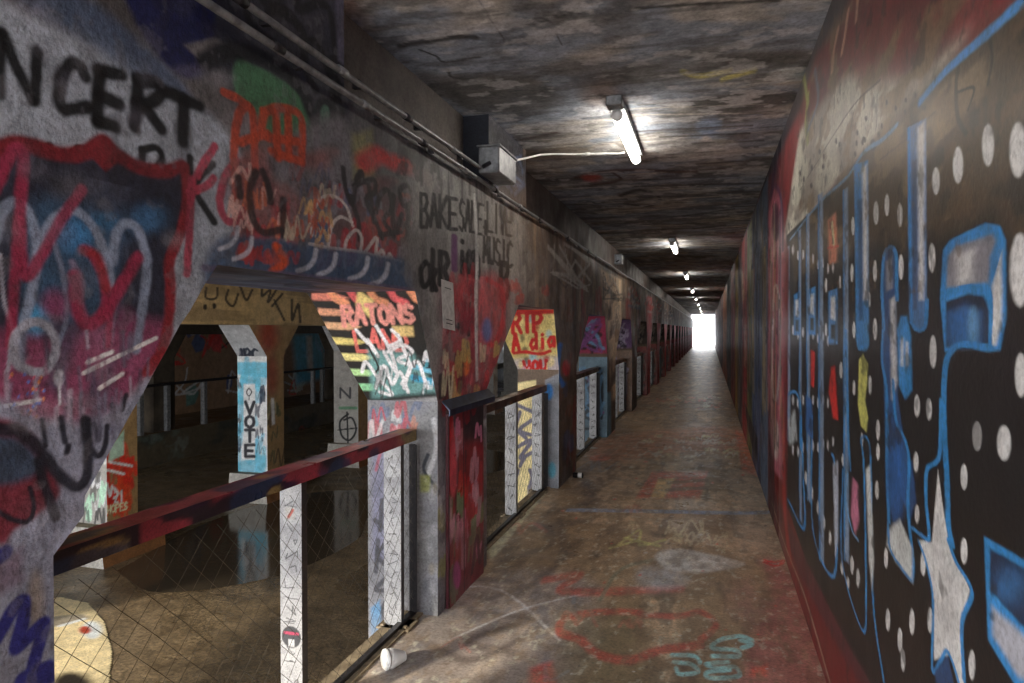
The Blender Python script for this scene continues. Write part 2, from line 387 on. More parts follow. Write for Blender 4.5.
    p.stroke(top, 12, RD, 0.4); p.stroke(side, 8, (116, 32, 38), 0.4)
    p.poly([(92, 158), (104, 138), (120, 160), (106, 172)], RD, 2)
    LG = (116, 128, 146)
    for q, c, wd in (([(-5, 240), (2, 212), (14, 203), (28, 212), (37, 245), (32, 290), (22, 335), (20, 365)], LG, 8), ([(38, 250), (52, 222), (72, 210), (92, 225), (106, 258), (112, 300), (108, 345)], LG, 7),
                     ([(112, 262), (116, 236), (124, 224), (136, 227), (144, 246), (147, 270), (142, 310), (136, 350)], LG, 7), ([(55, 245), (64, 280), (66, 320), (52, 360)], (96, 106, 124), 4),
                     ([(0, 255), (4, 300), (12, 330), (8, 370)], (150, 152, 164), 3), ([(72, 262), (82, 282), (80, 300), (86, 322)], (110, 104, 124), 5)):
        p.stroke(q, wd, c, 0.5, 0.9)
    MG = (126, 36, 60)
    for q, wd in (([(-6, 190), (8, 158), (18, 148), (24, 160), (20, 210), (22, 262), (28, 276), (40, 258), (60, 222), (82, 190)], 9), ([(10, 345), (14, 290), (18, 220)], 8),
                  ([(75, 276), (77, 308), (88, 324), (104, 314), (118, 292), (138, 258)], 10), ([(92, 255), (103, 275), (106, 300), (100, 320)], 7),
                  ([(108, 345), (112, 300), (122, 280)], 6)):
        p.stroke(q, wd, MG, 0.5, 0.9)
    p.stroke([(84, 250), (98, 258), (106, 288)], 8, (132, 34, 36), 0.6, 0.8)
    p.ell(55, 305, 12, 14, (128, 52, 84), 0.8, 0.7); p.ell(125, 320, 10, 12, (116, 50, 84), 0.8, 0.7)
    p.stroke([(34, 372), (16, 362), (15, 338), (32, 322), (50, 330), (56, 350), (46, 370), (34, 372)], 7, (138, 142, 152), 0.4)
    for q in ([(88, 362), (112, 352)], [(84, 373), (156, 338)], [(100, 388), (122, 374)], [(-4, 408), (40, 400)]): p.stroke(q, 3.4, (190, 190, 202), 0.4)
    p.ell(59, 378, 5, 9, (178, 180, 192)); p.stroke([(59, 380), (60, 404)], 2, (178, 180, 192))
    r = random.Random(3)
    for i in range(46):
        x = r.uniform(0, 150); y = r.uniform(330, 420) ; p.stroke([(x, y), (x + r.uniform(-3, 3), y + r.uniform(12, 40))], r.uniform(1.5, 5), r.choice([(150, 150, 162), (122, 66, 92), (96, 92, 110), (60, 58, 72)]), 0.6, 0.6)
    for i in range(30):
        x = r.uniform(10, 45); y = r.uniform(370, 420); p.ell(x, y, 1.2, 2, r.choice([(210, 120, 70), (190, 90, 110), (80, 110, 180)]))
    # lower pale belly of the pillar
    p.poly([(-20, 408), (60, 425), (120, 405), (150, 385), (100, 500), (55, 560), (-20, 600)], (126, 132, 148), 8, 0.95)
    p.poly([(-10, 424), (30, 432), (48, 462), (60, 486), (52, 505), (16, 530), (5, 545), (-10, 530)], (98, 26, 38), 5, 0.95)
    p.poly([(-10, 440), (20, 440), (42, 462), (30, 478), (-10, 482)], (44, 68, 86), 6, 0.9)
    K = (24, 26, 36)
    for q, wd in (([(-5, 428), (20, 432), (40, 450), (58, 474), (76, 487), (86, 478), (88, 455), (85, 420)], 9), ([(88, 420), (90, 444), (98, 456), (105, 446), (107, 426)], 4.5),
                  ([(94, 424), (98, 440), (100, 428)], 4), ([(42, 420), (46, 446)], 4), ([(61, 418), (65, 442)], 5), ([(68, 446), (67, 452)], 5), ([(38, 462), (46, 490), (56, 517)], 8),
                  ([(-5, 510), (14, 520), (28, 521), (34, 508), (30, 488)], 4), ([(112, 405), (114, 418)], 4), ([(126, 395), (122, 410)], 4)):
        p.stroke(q, wd, K, 0.4, 0.95)
    for i in range(16):
        x = r.uniform(70, 130); y = r.uniform(385, 415); p.stroke([(x, y), (x, y + r.uniform(10, 40))], 2.5, (96, 96, 112), 0.6, 0.6)
    # column under it
    p.poly([(-80, 600), (-20, 575), (50, 545), (60, 760), (-80, 760)], (112, 118, 132), 4, 0.9)
    p.poly([(-10, 560), (22, 548), (24, 580), (-10, 600)], (96, 82, 96), 8, 0.8); p.ell(36, 600, 8, 30, (122, 114, 104), 0.8, 0.8)
    for q in ([(-4, 640), (12, 612), (24, 602), (22, 625), (16, 648), (30, 636), (45, 624), (36, 655), (30, 690)], [(22, 680), (48, 668)], [(30, 682), (52, 675)], [(-6, 560), (6, 552)]):
        p.stroke(q, 12, (34, 36, 96), 0.3)
    for i in range(70):
        x = r.uniform(236, 410); y = r.uniform(110 + (x - 236) * .3, 262); p.ell(x, y, r.uniform(4, 16), r.uniform(3, 12), r.choice([(60, 56, 60), (120, 118, 120), (104, 52, 50), (52, 60, 76), (40, 36, 40), (128, 70, 60), (92, 86, 84)]), 0.9, r.uniform(.25, .55))
    p.tags([(240, 150), (410, 190), (410, 250), (236, 240)], 40, [(120, 50, 50), (100, 100, 106), (40, 36, 40), (150, 80, 60), (60, 66, 90)], 20, 2.6, 29, .6)
    for i in range(40):
        x = r.uniform(0, 225); y = r.uniform(0, 540); p.ell(x, y, r.uniform(6, 22), r.uniform(5, 14), r.choice([(96, 96, 104), (150, 150, 156), (110, 108, 122)]), 0.95, r.uniform(.1, .3))
    p.mpoly(np.array([(4.3, 2.56), (5.7, 2.56), (5.7, 3.2), (4.3, 3.2)]), (40, 40, 46), .03)
    for i in range(8): p.mstroke(spline([(r.uniform(4.4, 5.5), r.uniform(2.6, 3.0)) for _ in range(5)]), .03, r.choice([(20, 20, 24), (70, 84, 110)]), .4, .8)
    # pink K O
    PK = (150, 50, 68)
    for q in ([(215, 146), (202, 166), (197, 176)], [(192, 180), (190, 220), (187, 274)], [(190, 192), (206, 186), (214, 178)], [(236, 160), (224, 180), (220, 205), (228, 221), (240, 218), (250, 200), (248, 172)]):
        p.stroke(q, 6, PK, 0.4, 0.92)
    # orange letters
    OR = (158, 62, 38)
    for q in ([(236, 200), (234, 150), (238, 118), (246, 106), (253, 116), (255, 168)], [(224, 92), (240, 100), (252, 110)], [(264, 112), (282, 108), (301, 118), (302, 160)], [(264, 112), (264, 135), (300, 142)],
              [(276, 114), (278, 158)], [(288, 116), (289, 158)], [(272, 152), (302, 162)], [(240, 142), (268, 134)]):
        p.stroke(q, 6.5, OR, 0.4, 0.92)
    p.poly([(232, 165), (262, 150), (275, 180), (300, 200), (290, 235), (245, 235), (230, 205)], (124, 66, 62), 8, 0.6)
    p.tags([(232, 165), (300, 175), (300, 235), (235, 235)], 14, [(170, 90, 60), (150, 50, 50), (190, 150, 140)], 22, 2.2, 21)
    for q in ([(256, 172), (250, 190), (252, 215), (262, 232), (281, 230)], [(263, 172), (268, 185), (271, 202)], [(238, 178), (240, 196)], [(283, 200), (284, 235)]): p.stroke(q, 6, (24, 22, 24), 0.45, 0.9)
    # red, black and white writing on the beam
    p.poly([(352, 134), (372, 130), (374, 175), (354, 180)], (118, 116, 70), 5, 0.7)
    p.poly([(335, 185), (412, 200), (412, 262), (330, 255)], (84, 56, 58), 8, 0.7)
    p.stroke([(364, 164), (378, 156), (392, 162), (410, 168), (428, 180)], 12, (158, 38, 38), 0.6, 0.95)
    p.tags([(325, 185), (415, 200), (412, 262), (320, 258)], 26, [(140, 36, 42), (150, 50, 40), (110, 110, 118), (60, 80, 110)], 26, 4, 22, 0.8)
    for q in ([(343, 168), (346, 190), (352, 204), (356, 182), (360, 172)], [(356, 180), (362, 172), (361, 182), (354, 186)], [(368, 182), (371, 200), (374, 222)], [(364, 182), (374, 180), (375, 192), (366, 200), (376, 222), (382, 238)],
              [(376, 212), (380, 196), (388, 190), (392, 208), (384, 220), (394, 236)], [(394, 196), (392, 214), (396, 232), (402, 214)], [(401, 200), (400, 190), (408, 186), (413, 200), (404, 206), (400, 196)], [(408, 205), (408, 240)],
              [(350, 196), (358, 220), (360, 240)], [(380, 235), (400, 232)]):
        p.stroke(q, 4, (26, 22, 24), 0.4, 0.92)
    WH = (176, 170, 166)
    for q in ([(312, 235), (313, 212), (322, 198), (334, 196), (346, 206), (353, 226)], [(328, 250), (331, 228), (340, 217), (352, 222)], [(345, 268), (346, 242), (356, 230), (362, 240), (358, 262)],
              [(356, 266), (368, 248), (377, 238), (374, 266)], [(374, 266), (382, 250), (386, 262), (390, 254), (398, 272), (404, 268)], [(310, 244), (330, 248), (360, 252), (402, 262)]):
        p.stroke(q, 2.4, WH, 0.4, 0.85)
    p.tags([(290, 200), (330, 190), (330, 250), (290, 255)], 18, [(176, 140, 90), (160, 150, 130), (150, 66, 40)], 20, 1.8, 23)
    # lower strip of the beam: blue with pale brush strokes
    p.poly([(226, 236), (300, 244), (412, 262), (424, 300), (300, 300), (216, 300), (206, 262)], (44, 66, 92), 5, 0.92)
    p.tags([(235, 244), (300, 250), (300, 262), (235, 258)], 10, [(150, 60, 38), (140, 40, 40)], 14, 4, 24)
    for (x, y) in ((246, 236), (310, 248), (330, 252), (362, 256), (382, 262), (232, 226)):
        p.stroke([(x + 6, y + 2), (x + 4, y + 12), (x - 2, y + 19), (x - 12, y + 23)], 3.4, (168, 172, 182), 0.6, 0.8)
    p.stroke([(276, 246), (284, 262), (272, 272)], 6, (168, 66, 36), 0.5)
    p.stroke([(205, 268), (300, 276), (414, 290)], 4, (80, 70, 92), 0.6, 0.8)
    # second pillar: pale wall with black block letters
    p.poly([(410, 175), (440, 170), (524, 215), (520, 330), (500, 395), (480, 412), (437, 412), (430, 392), (413, 290)], (132, 130, 126), 6, 0.95)
    p.streaks((96, 94, 92), 5, 3, 0.5, 0.68, 0.7, 44, (3.1, 1.1, 5.6, 2.45))
    p.poly([(440, 285), (470, 270), (508, 285), (505, 345), (498, 398), (440, 410), (444, 340)], (122, 60, 60), 8, 0.65)
    p.text('BAKE', ((420, 193), (458, 199), (458, 229), (420, 226)), 3.0, B, 0.35, 0.96, 0.03)
    p.text('SALE', ((459, 198), (484, 205), (482, 234), (459, 230)), 2.1, B, 0.35, 0.96, 0.02)
    p.text('+', ((484, 215), (488, 216), (488, 240), (484, 240)), 3, B)
    p.text('LIVE', ((487, 202), (512, 209), (512, 236), (487, 231)), 2.2, B, 0.35, 0.96)
    p.text('MUSIC', ((483, 236), (513, 242), (513, 268), (483, 262)), 2.0, B, 0.35, 0.96)
    p.stroke([(426, 262), (421, 270), (423, 286), (429, 282), (430, 268), (426, 262)], 4, B); p.stroke([(433, 250), (432, 290)], 4, B); p.stroke([(436, 270), (433, 280), (436, 290)], 4, B)
    p.text('R', ((439, 252), (450, 254), (451, 286), (439, 284)), 4.2, B); p.text('ion', ((459, 236), (480, 240), (480, 278), (459, 274)), 3.4, B)
    p.text('I', ((451, 236), (458, 238), (458, 270), (451, 268)), 5, (92, 56, 92)); p.text('B', ((500, 262), (511, 264), (510, 298), (500, 296)), 3.4, B)
    p.text('ON', ((452, 300), (470, 303), (470, 335), (452, 330)), 3, (40, 34, 34))
    RS = [(150, 36, 46), (162, 52, 58), (122, 30, 44), (182, 90, 96)]
    p.tags([(446, 290), (506, 280), (500, 395), (446, 400)], 40, RS, 14, 3.2, 25, 0.85, 2.4)
    p.ell(492, 306, 9, 34, (158, 70, 72), 0.7, 0.8); p.stroke([(488, 280), (501, 290), (503, 320), (494, 345), (484, 335)], 4, (168, 44, 52))
    p.ell(487, 330, 5, 12, (70, 96, 150), 0.6, 0.9); p.ell(466, 362, 4, 14, (186, 98, 52), 0.5)
    p.tags([(440, 350), (500, 340), (495, 395), (440, 400)], 16, [(30, 28, 28), (190, 180, 150), (170, 150, 90), (120, 40, 50)], 10, 2.4, 26, 0.85, 2.5)
    p.stroke([(475, 195), (477, 260), (476, 300), (477, 380)], 2.2, (190, 188, 184), 0.4, 0.8)
    for i in range(26):
        x = r.uniform(415, 520); y = 150 + (x - 415) * 0.5; p.stroke([(x, y), (x + 0.5, y + r.uniform(10, 34))], r.uniform(1, 2.2), (38, 36, 38), 0.6, 0.6)
    p.tags([(400, 140), (440, 150), (440, 180), (400, 170)], 8, [(36, 34, 36)], 18, 3.5, 27)
    p.tags([(434, 420), (446, 420), (446, 600), (436, 605)], 10, [(60, 62, 68), (200, 200, 205), (150, 150, 90)], 12, 3, 28, 0.7, 2)
    # farther along: brown stained concrete in each bay
    p.curvy = False
    p.poly([(516, 190), (560, 215), (700, 310), (700, 345), (560, 420), (516, 520), (524, 330)], (98, 82, 68), 5, 0.85)
    p.streaks((60, 50, 42), 3.0, 0.5, 0.42, 0.62, 0.9, 51, (5.4, 0, 70, 3.07))
    p.streaks((128, 108, 88), 5.0, 0.8, 0.58, 0.72, 0.7, 52, (5.4, 1.7, 30, 3.07))
    p.streaks((120, 46, 44), 2.2, 1.5, 0.6, 0.7, 0.7, 53, (7.0, 0, 24, 2.2)); p.streaks((30, 27, 25), 1.2, 0.8, 0.3, 0.6, 0.75, 57, (17, 0, 70, 3.07))
    p.poly([(600, 268), (622, 280), (621, 340), (616, 400), (613, 400), (607, 330)], (186, 168, 142), 2, 0.95)
    p.tags([(602, 280), (620, 285), (617, 380), (612, 380)], 22, [(90, 72, 56), (130, 100, 70), (60, 50, 44)], 5, 1.2, 54, 0.8, 3)
    p.poly([(646, 295), (652, 298), (651, 400), (648, 400)], (150, 62, 66), 1, 0.9)
    p.poly([(600, 395), (611, 392), (611, 470), (600, 476)], (84, 128, 150), 1.5, 0.9)
    p.tags([(516, 280), (560, 290), (560, 300), (516, 300)], 6, [(150, 60, 50), (120, 110, 100)], 12, 3, 55)
    p.tags([(556, 300), (575, 305), (575, 450), (556, 470)], 12, [(48, 38, 32), (110, 60, 40), (60, 80, 120)], 9, 3, 56, 0.7, 2)
    p.ell(566, 368, 4, 8, (176, 36, 40), 0.5); p.stroke([(560, 345), (557, 372), (563, 385)], 4, (58, 110, 180), 0.5)
    for i in range(7):
        a = 6.0 + i * 3.43
        for j in range(5): p.mstroke(np.array([[a + r.uniform(0, 3), r.uniform(2.0, 2.5)] for _ in range(5)]), r.uniform(0.02, 0.05), r.choice([(140, 48, 44), (34, 32, 34), (150, 146, 138), (60, 80, 100)]), 0.4, 0.7)
paint_left(LP)
LP.streaks((96, 96, 100), 16, 16, 0.62, 0.7, 0.3, 178); LP.streaks((34, 32, 34), 12, 6, 0.62, 0.7, 0.3, 179)
def chunked(fn, paint, basec, chunks, X, step, extra=None):
    parts = []
    for (a, b, z0, z1, zs) in chunks:
        P, Q = grid(fn, ysteps(X, a, b, step), np.linspace(z0, z1, max(2, int((z1 - z0) / zs) + 1)))
        parts.append((P, Q, paint.base(P, basec)))
    return parts
def flat(fn, us, vs, c, k=1.9, seed=3, amp=0.35):
    P, Q = grid(fn, us, vs); n = fbm(P[:, 0] * 2 + P[:, 2] * 3, P[:, 1] * 2 + P[:, 2], seed, 4)
    return (P, Q, np.clip(lin(c) * k, 0, .9)[None] * (1 + amp * 2 * (n[:, None] - 0.5)))

# long beam over the near row of pillars, with its ledge and pilasters
CH = [(YN, 1.0, 0, 0, .02), (1.0, 2.6, 0, 0, .0035), (2.6, 5.6, 0, 0, .0045), (5.6, 12, 0, 0, .012), (12, YF, 0, 0, .05)]
fx = lambda X: (lambda U, V: np.stack([np.full_like(U, X), U, V], 1))
parts = chunked(fx(XW), LP, (86, 84, 84), [(a, b, ZB, ZL, s) for a, b, _, _, s in CH], XW, 1.1)
SOF = Paint(Plane((0, 0, ZB), (0, 0, 1), (0, 1)), k=1.9, kv=0.5)
SOF.streaks((58, 54, 80), 14, 1.2, 0.45, 0.6, 0.8, 61); SOF.streaks((130, 120, 140), 20, 0.8, 0.58, 0.7, 0.7, 62); SOF.streaks((34, 34, 44), 8, 1.5, 0.55, 0.7, 0.8, 63)
P, Q = grid(lambda U, V: np.stack([V, U, np.full_like(U, ZB)], 1), ysteps(XW, YN, 12, 2.5), np.linspace(XB, XW, 40)); parts.append((P, Q, SOF.base(P, (54, 66, 92))))
yy = np.array([YN, 12, YF]); parts.append(flat(lambda U, V: np.stack([V, U, np.full_like(U, ZB)], 1), np.array([12, YF]), np.array([XB, XW]), (60, 52, 46)))
parts.append(flat(lambda U, V: np.stack([V, U, np.full_like(U, ZL)], 1), np.linspace(YN, YF, 100), np.array([XC - .1, XW]), (60, 56, 52)))
parts.append(flat(fx(XB), np.linspace(YN, YF, 200), np.linspace(ZB, ZC, 8), (96, 84, 66)))
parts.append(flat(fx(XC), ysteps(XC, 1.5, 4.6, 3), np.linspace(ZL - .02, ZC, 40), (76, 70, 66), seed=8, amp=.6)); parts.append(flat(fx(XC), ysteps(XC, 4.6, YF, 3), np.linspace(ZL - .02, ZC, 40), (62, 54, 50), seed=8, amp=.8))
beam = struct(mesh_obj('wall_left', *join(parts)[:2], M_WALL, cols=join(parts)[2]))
# pilasters over each pillar, flush with the beam
for i in range(2):
    a, b = (YN, 2.56) if i == 0 else (4.5 + 3.43 * (i - 1), 5.5 + 3.43 * (i - 1))
    if b > YF: break
    st = .0045 if i == 0 else .01 if i < 3 else .1
    P, Q = grid(fx(XW), ysteps(XW, a, b, 1.3 if i < 3 else 2), np.linspace(ZL, ZC, int((ZC - ZL) / st) + 1))
    pt = [(P, Q, LP.base(P, (66, 64, 66)))]
    fy = lambda Y: (lambda U, V: np.stack([U, np.full_like(U, Y), V], 1))
    for Y in (a, b): pt.append(flat(fy(Y), np.linspace(XC - .02, XW, 12), np.linspace(ZL, ZC, 30), (24, 26, 34) if i == 1 else (40, 36, 34)))
    V, Fc, C = join(pt)
    o = mesh_obj('pilaster', V, Fc, M_WALL, beam, cols=C)

# ------------------------------------------------------------------ near row of pillars
def pillar_mesh(y0, y1, top0, top1, zb, zt, x0, x1, px_step, paints, kinks=(1.18,), outline=None, zlow=-1.2, base=(100, 96, 92), res=None):
    """column y0..y1 that flares to top0..top1 between the kink height and the beam; four painted sides"""
    zk = kinks[0]; D = max(y0 * math.cos(YAW) - x1 * math.sin(YAW), 1.2); s = res or px_step * D / F
    zs = np.unique(np.concatenate([np.linspace(zlow, 0, 6), np.linspace(0, zk, max(3, int(zk / s))), np.linspace(zk, zt, max(3, int((zt - zk) / s)))]))
    def lo(z): t = np.clip((z - zk) / (zt - zk), 0, 1); return y0 + (top0 - y0) * t
    def xb(z): t = np.clip((z - zk) / (zt - zk), 0, 1); return x0 + .20 * (1 - t)
    def hi(z): t = np.clip((z - zk) / (zt - zk), 0, 1); return y1 + (top1 - y1) * t if outline is None else np.interp(z, *outline)
    parts = []
    T = (ysteps(x1, 0, 1, 1) * 0)  # placeholder
    na = max(8, int((top1 - top0) * F * abs(x1) / D / D / px_step)); nx = max(6, int((x1 - x0) * F / D / px_step))
    tt = np.linspace(0, 1, min(na, 420)); tx = np.linspace(0, 1, min(nx, 200))
    P, Q = grid(lambda U, V: np.stack([np.full_like(U, x1), lo(V) * (1 - U) + hi(V) * U, V], 1), tt, zs); parts.append((P, Q, paints[0].base(P, base)))
    zl = zs[zs <= zk + 1e-9]; zh = zs[zs >= zk - 1e-9]
    for zz, pt in ((zl, paints[1]), (zh, paints[2])):
        P, Q = grid(lambda U, V: np.stack([xb(V) + (x1 - xb(V)) * U, lo(V), V], 1), tx, zz); parts.append((P, Q, pt.base(P, base)))
    parts.append(flat(lambda U, V: np.stack([x1 - (x1 - xb(V)) * U, hi(V), V], 1), np.linspace(0, 1, 6), zs, (74, 62, 50)))
    parts.append(flat(lambda U, V: np.stack([xb(V), hi(V) * (1 - U) + lo(V) * U, V], 1), np.linspace(0, 1, 6), zs, (92, 78, 62)))
    V, Fc, C = join(parts); return V, Fc, C
def haunch_plane(y0, top0, zk, zt):
    d = np.array([0, top0 - y0, zt - zk]); n = np.cross(np.array([1.0, 0, 0]), d); return Plane((0, y0, zk), n, (0, 2))
def noface(y, k=1.7): return Paint(Plane((0, y, 0), (0, 1, 0), (0, 2)), k=k)

ZK = 1.20
# first pillar
V, Fc, C = pillar_mesh(0.15, 1.23, -0.2, 1.87, 0, ZB, XB, XW, 1.3, (LP, noface(0), noface(0)), kinks=(1.08,), outline=([0, 1.08, 1.153, 1.198, 1.265, 1.384, 1.438, 1.491, 1.551, 1.614, 1.655, 1.738, 1.8], [1.23, 1.23, 1.312, 1.315, 1.366, 1.457, 1.501, 1.539, 1.585, 1.631, 1.671, 1.735, 1.79]), res=.0035, base=(120, 120, 126))
o = mesh_obj('concrete_pillar', V, Fc, M_WALL, cols=C); tag(o, 'flared grey concrete pillar at far left with red shield and CONCERT lettering', 'pillar')

# second pillar: striped haunch with pink lettering
f2 = noface(3.57, 0.7); h2 = Paint(haunch_plane(3.57, 3.27, ZK, ZB), k=1.05)
def paint_second(f, h):
    r = random.Random(5)
    f.streaks((150, 150, 158), 5, 5, 0.4, 0.6, 0.7, 71)
    f.poly([(372, 445), (398, 440), (398, 560), (372, 560)], (140, 140, 172), 4, 0.7)
    f.tags([(375, 405), (432, 400), (415, 440), (375, 445)], 14, [(214, 90, 100), (232, 232, 232), (120, 130, 160), (230, 150, 120)], 18, 3, 72)
    f.stroke([(376, 470), (382, 450), (392, 455), (388, 480)], 3, (206, 92, 110), 0.5, 0.7)
    for q in ([(378, 540), (376, 572)], [(390, 540), (378, 555), (392, 572)], [(375, 520), (386, 528), (394, 520)], [(386, 578), (376, 590), (390, 592), (380, 612)], [(382, 500), (380, 530)]): f.stroke(q, 4.5, (76, 76, 84), 0.35, 0.9)
    f.poly([(371, 608), (380, 600), (382, 632), (371, 636)], (110, 160, 205), 2)
    f.stroke([(434, 420), (436, 450), (426, 480)], 5, (232, 232, 236), 0.5, 0.8); f.stroke([(428, 455), (424, 470), (438, 490)], 3.5, (60, 66, 78), 0.5)
    f.poly([(420, 475), (430, 475), (430, 492), (420, 492)], (170, 176, 90), 2, 0.8)
    for i in range(10): f.ell(r.uniform(418, 440), r.uniform(480, 600), 3, 6, r.choice([(190, 190, 194), (130, 132, 140), (170, 160, 140)]), 0.8, 0.6)
    # haunch: cream and black stripes
    h.poly([(300, 285), (425, 285), (450, 395), (350, 405)], (26, 24, 24), 2)
    yl = [296, 311, 325, 340, 356, 371, 386]; cols = [(232, 140, 120), (228, 164, 130), (224, 176, 136), (226, 208, 128), (236, 224, 150), (176, 214, 150), (150, 210, 160)]
    for i, y in enumerate(yl):
        x0 = 310 + (y - 292) * 0.42
        h.poly([(x0, y - 3), (x0 + 26, y - 2 + (i % 2)), (x0 + 38, y + 2), (x0 + 26, y + 5), (x0, y + 4)], cols[i], 1)
    for i in range(5): h.stroke([(330 + i * 20, 291), (336 + i * 20, 299), (346 + i * 20, 303)], 7, (232, 104, 108) if i % 2 else (240, 160, 120), 0.3)
    h.poly([(358, 290), (374, 300), (372, 320), (356, 305)], (240, 216, 140), 2)
    h.text('RATONS', ((341, 306), (413, 305), (416, 322), (343, 325)), 4.6, (240, 160, 148), 0.3, 1, 0.05)
    h.text('LAND', ((352, 330), (410, 332), (408, 350), (356, 350)), 3.5, (236, 120, 112), 0.3, 0.9, 0.1)
    h.poly([(392, 326), (413, 326), (414, 336), (395, 337)], (226, 196, 130), 1.5)
    h.poly([(368, 350), (412, 352), (438, 392), (372, 398)], (120, 170, 168), 4, 0.85)
    h.stroke([(414, 378), (440, 384)], 7, (70, 166, 200), 0.4); h.stroke([(412, 366), (432, 372)], 5, (120, 190, 214), 0.4)
    for q in ([(356, 330), (372, 348), (378, 356), (368, 340)], [(376, 326), (390, 350), (396, 372), (384, 352)], [(398, 335), (404, 350), (410, 368), (402, 384)], [(362, 372), (366, 362), (378, 378), (392, 394), (380, 392)],
              [(388, 352), (402, 345), (412, 352), (398, 360), (414, 366)], [(404, 388), (410, 368), (418, 362), (424, 378), (428, 388)], [(376, 388), (384, 366), (392, 384), (400, 372), (408, 392)], [(392, 330), (400, 340), (390, 346)]):
        h.stroke(q, 3.6, (240, 238, 240), 0.35, 0.95)
    h.stroke([(368, 346), (378, 366), (376, 372)], 2, (20, 20, 20))
    h.tags([(372, 350), (430, 352), (438, 392), (372, 396)], 12, [(240, 238, 240), (90, 180, 200), (60, 60, 60)], 18, 2, 73)
paint_second(f2, h2)
V, Fc, C = pillar_mesh(3.57, 4.45, 3.27, 5.28, 0, ZB, XB, XW, 1.2, (LP, f2, h2), kinks=(ZK,), base=(150, 150, 152))
o = mesh_obj('concrete_pillar', V, Fc, M_WALL, cols=C); tag(o, 'concrete pillar with striped haunch, pink RATONS lettering and BAKE SALE LIVE MUSIC wall', 'pillar')

# third pillar: red memorial lettering on yellow
f3 = noface(6.8, 1.4); h3 = Paint(haunch_plane(6.8, 6.55, ZK, ZB), k=1.15)
f3.poly([(505, 385), (536, 380), (540, 520), (505, 520)], (214, 196, 142), 1)
f3.poly([(545, 380), (566, 370), (566, 520), (545, 520)], (116, 118, 124), 1)
for q in ([(517, 405), (533, 412)], [(520, 412), (516, 428), (526, 438)], [(532, 420), (520, 430), (534, 436)], [(516, 448), (532, 440), (520, 458), (533, 452)], [(518, 470), (515, 486), (524, 494), (532, 480), (530, 470)], [(516, 398), (530, 392)], [(524, 458), (520, 466)]):
    f3.stroke(q, 4, (96, 92, 108), 0.3)
f3.ell(549, 392, 4, 8, (60, 130, 200), 0.5); f3.ell(552, 470, 4, 8, (70, 130, 150), 0.5)
h3.poly([(500, 300), (562, 300), (565, 380), (508, 380)], (206, 186, 118), 1)
h3.poly([(512, 360), (562, 356), (566, 385), (512, 385)], (180, 168, 172), 4)
for i in range(24):
    x, y = random.Random(i).uniform(510, 556), random.Random(i + 99).uniform(312, 366); h3.ell(x, y, 3, 4, random.Random(i).choice([(170, 34, 36), (226, 206, 140), (40, 34, 34), (140, 180, 190)]), 0.6, 0.7)
h3.poly([(508, 309), (554, 309), (554, 314), (508, 315)], (186, 40, 38), 1)
R3 = (186, 36, 34)
h3.text('RIP', ((511, 313), (543, 313), (543, 331), (512, 333)), 4.2, R3); h3.text('A dia', ((511, 334), (556, 332), (556, 346), (512, 352)), 3.6, R3)
h3.stroke([(514, 353), (526, 352), (540, 354), (550, 351)], 3.4, R3); h3.text('you', ((522, 356), (548, 355), (548, 370), (524, 372)), 3.4, R3)
h3.tags([(515, 368), (556, 364), (556, 382), (520, 382)], 14, [(220, 200, 150), (200, 150, 160), (120, 110, 130)], 9, 1.6, 74)
V, Fc, C = pillar_mesh(6.8, 7.75, 6.55, 8.6, 0, ZB, XB, XW, 1.0, (LP, f3, h3), kinks=(ZK,), base=(92, 76, 62))
o = mesh_obj('concrete_pillar', V, Fc, M_WALL, cols=C); tag(o, 'brown concrete pillar with red RIP lettering on yellow haunch', 'pillar')

def sheet(y0, c_h, c_f, tagc, seed, top0=-.25):
    f = noface(y0, 1.0); h = Paint(haunch_plane(y0, y0 + top0, ZK, ZB), k=1.1)
    r = random.Random(seed)
    h.mpoly(np.array([(-2.2, 1.25), (-1.3, 1.25), (-1.3, 2), (-2.2, 2)]), c_h, .02); f.mpoly(np.array([(-2.2, -1), (-1.3, -1), (-1.3, 1.2), (-2.2, 1.2)]), c_f, .02)
    for (pp, z0, z1) in ((h, 1.25, 1.75), (f, 0.1, 1.1)):
        for i in range(9): pp.mstroke(spline([(r.uniform(-1.95, -1.5), r.uniform(z0, z1)) for _ in range(5)]), r.uniform(.02, .05), r.choice(tagc), .4, .85)
    return f, h
specs = [((140, 44, 72), (92, 116, 130), [(24, 24, 26), (110, 60, 110), (90, 130, 160)], 'concrete pillar with crimson haunch and cream speckled side'),
         ((98, 72, 108), (110, 86, 70), [(24, 24, 26), (150, 140, 160)], 'concrete pillar with purple haunch and pinkish red side'),
         ((60, 50, 44), (120, 60, 56), [(24, 24, 26), (120, 110, 100)], 'dark stained pillar, first beyond the purple haunch')]
for i in range(18):
    y0 = 6.8 + 3.43 * (i + 1)
    if y0 > YF - 2: break
    if i < 3:
        f, h = sheet(y0, *specs[i][:3], 80 + i); lab = specs[i][3]; grp = None
        V, Fc, C = pillar_mesh(y0, y0 + .95, y0 - .25, y0 + 1.8, 0, ZB, XB, XW, 1.2, (LP, f, h), kinks=(ZK,), base=(90, 76, 62))
        if i == 2: far_mesh_y = y0
        o = mesh_obj('concrete_pillar', V, Fc, M_WALL, cols=C); last = o; tag(o, lab, 'pillar')
    else:
        o = last.copy(); COL.objects.link(o); o.location.y = y0 - far_mesh_y
        tag(o, 'dim brown pillar in the far run of the near row beside the walkway', 'pillar', 'far pillars beside the walkway')

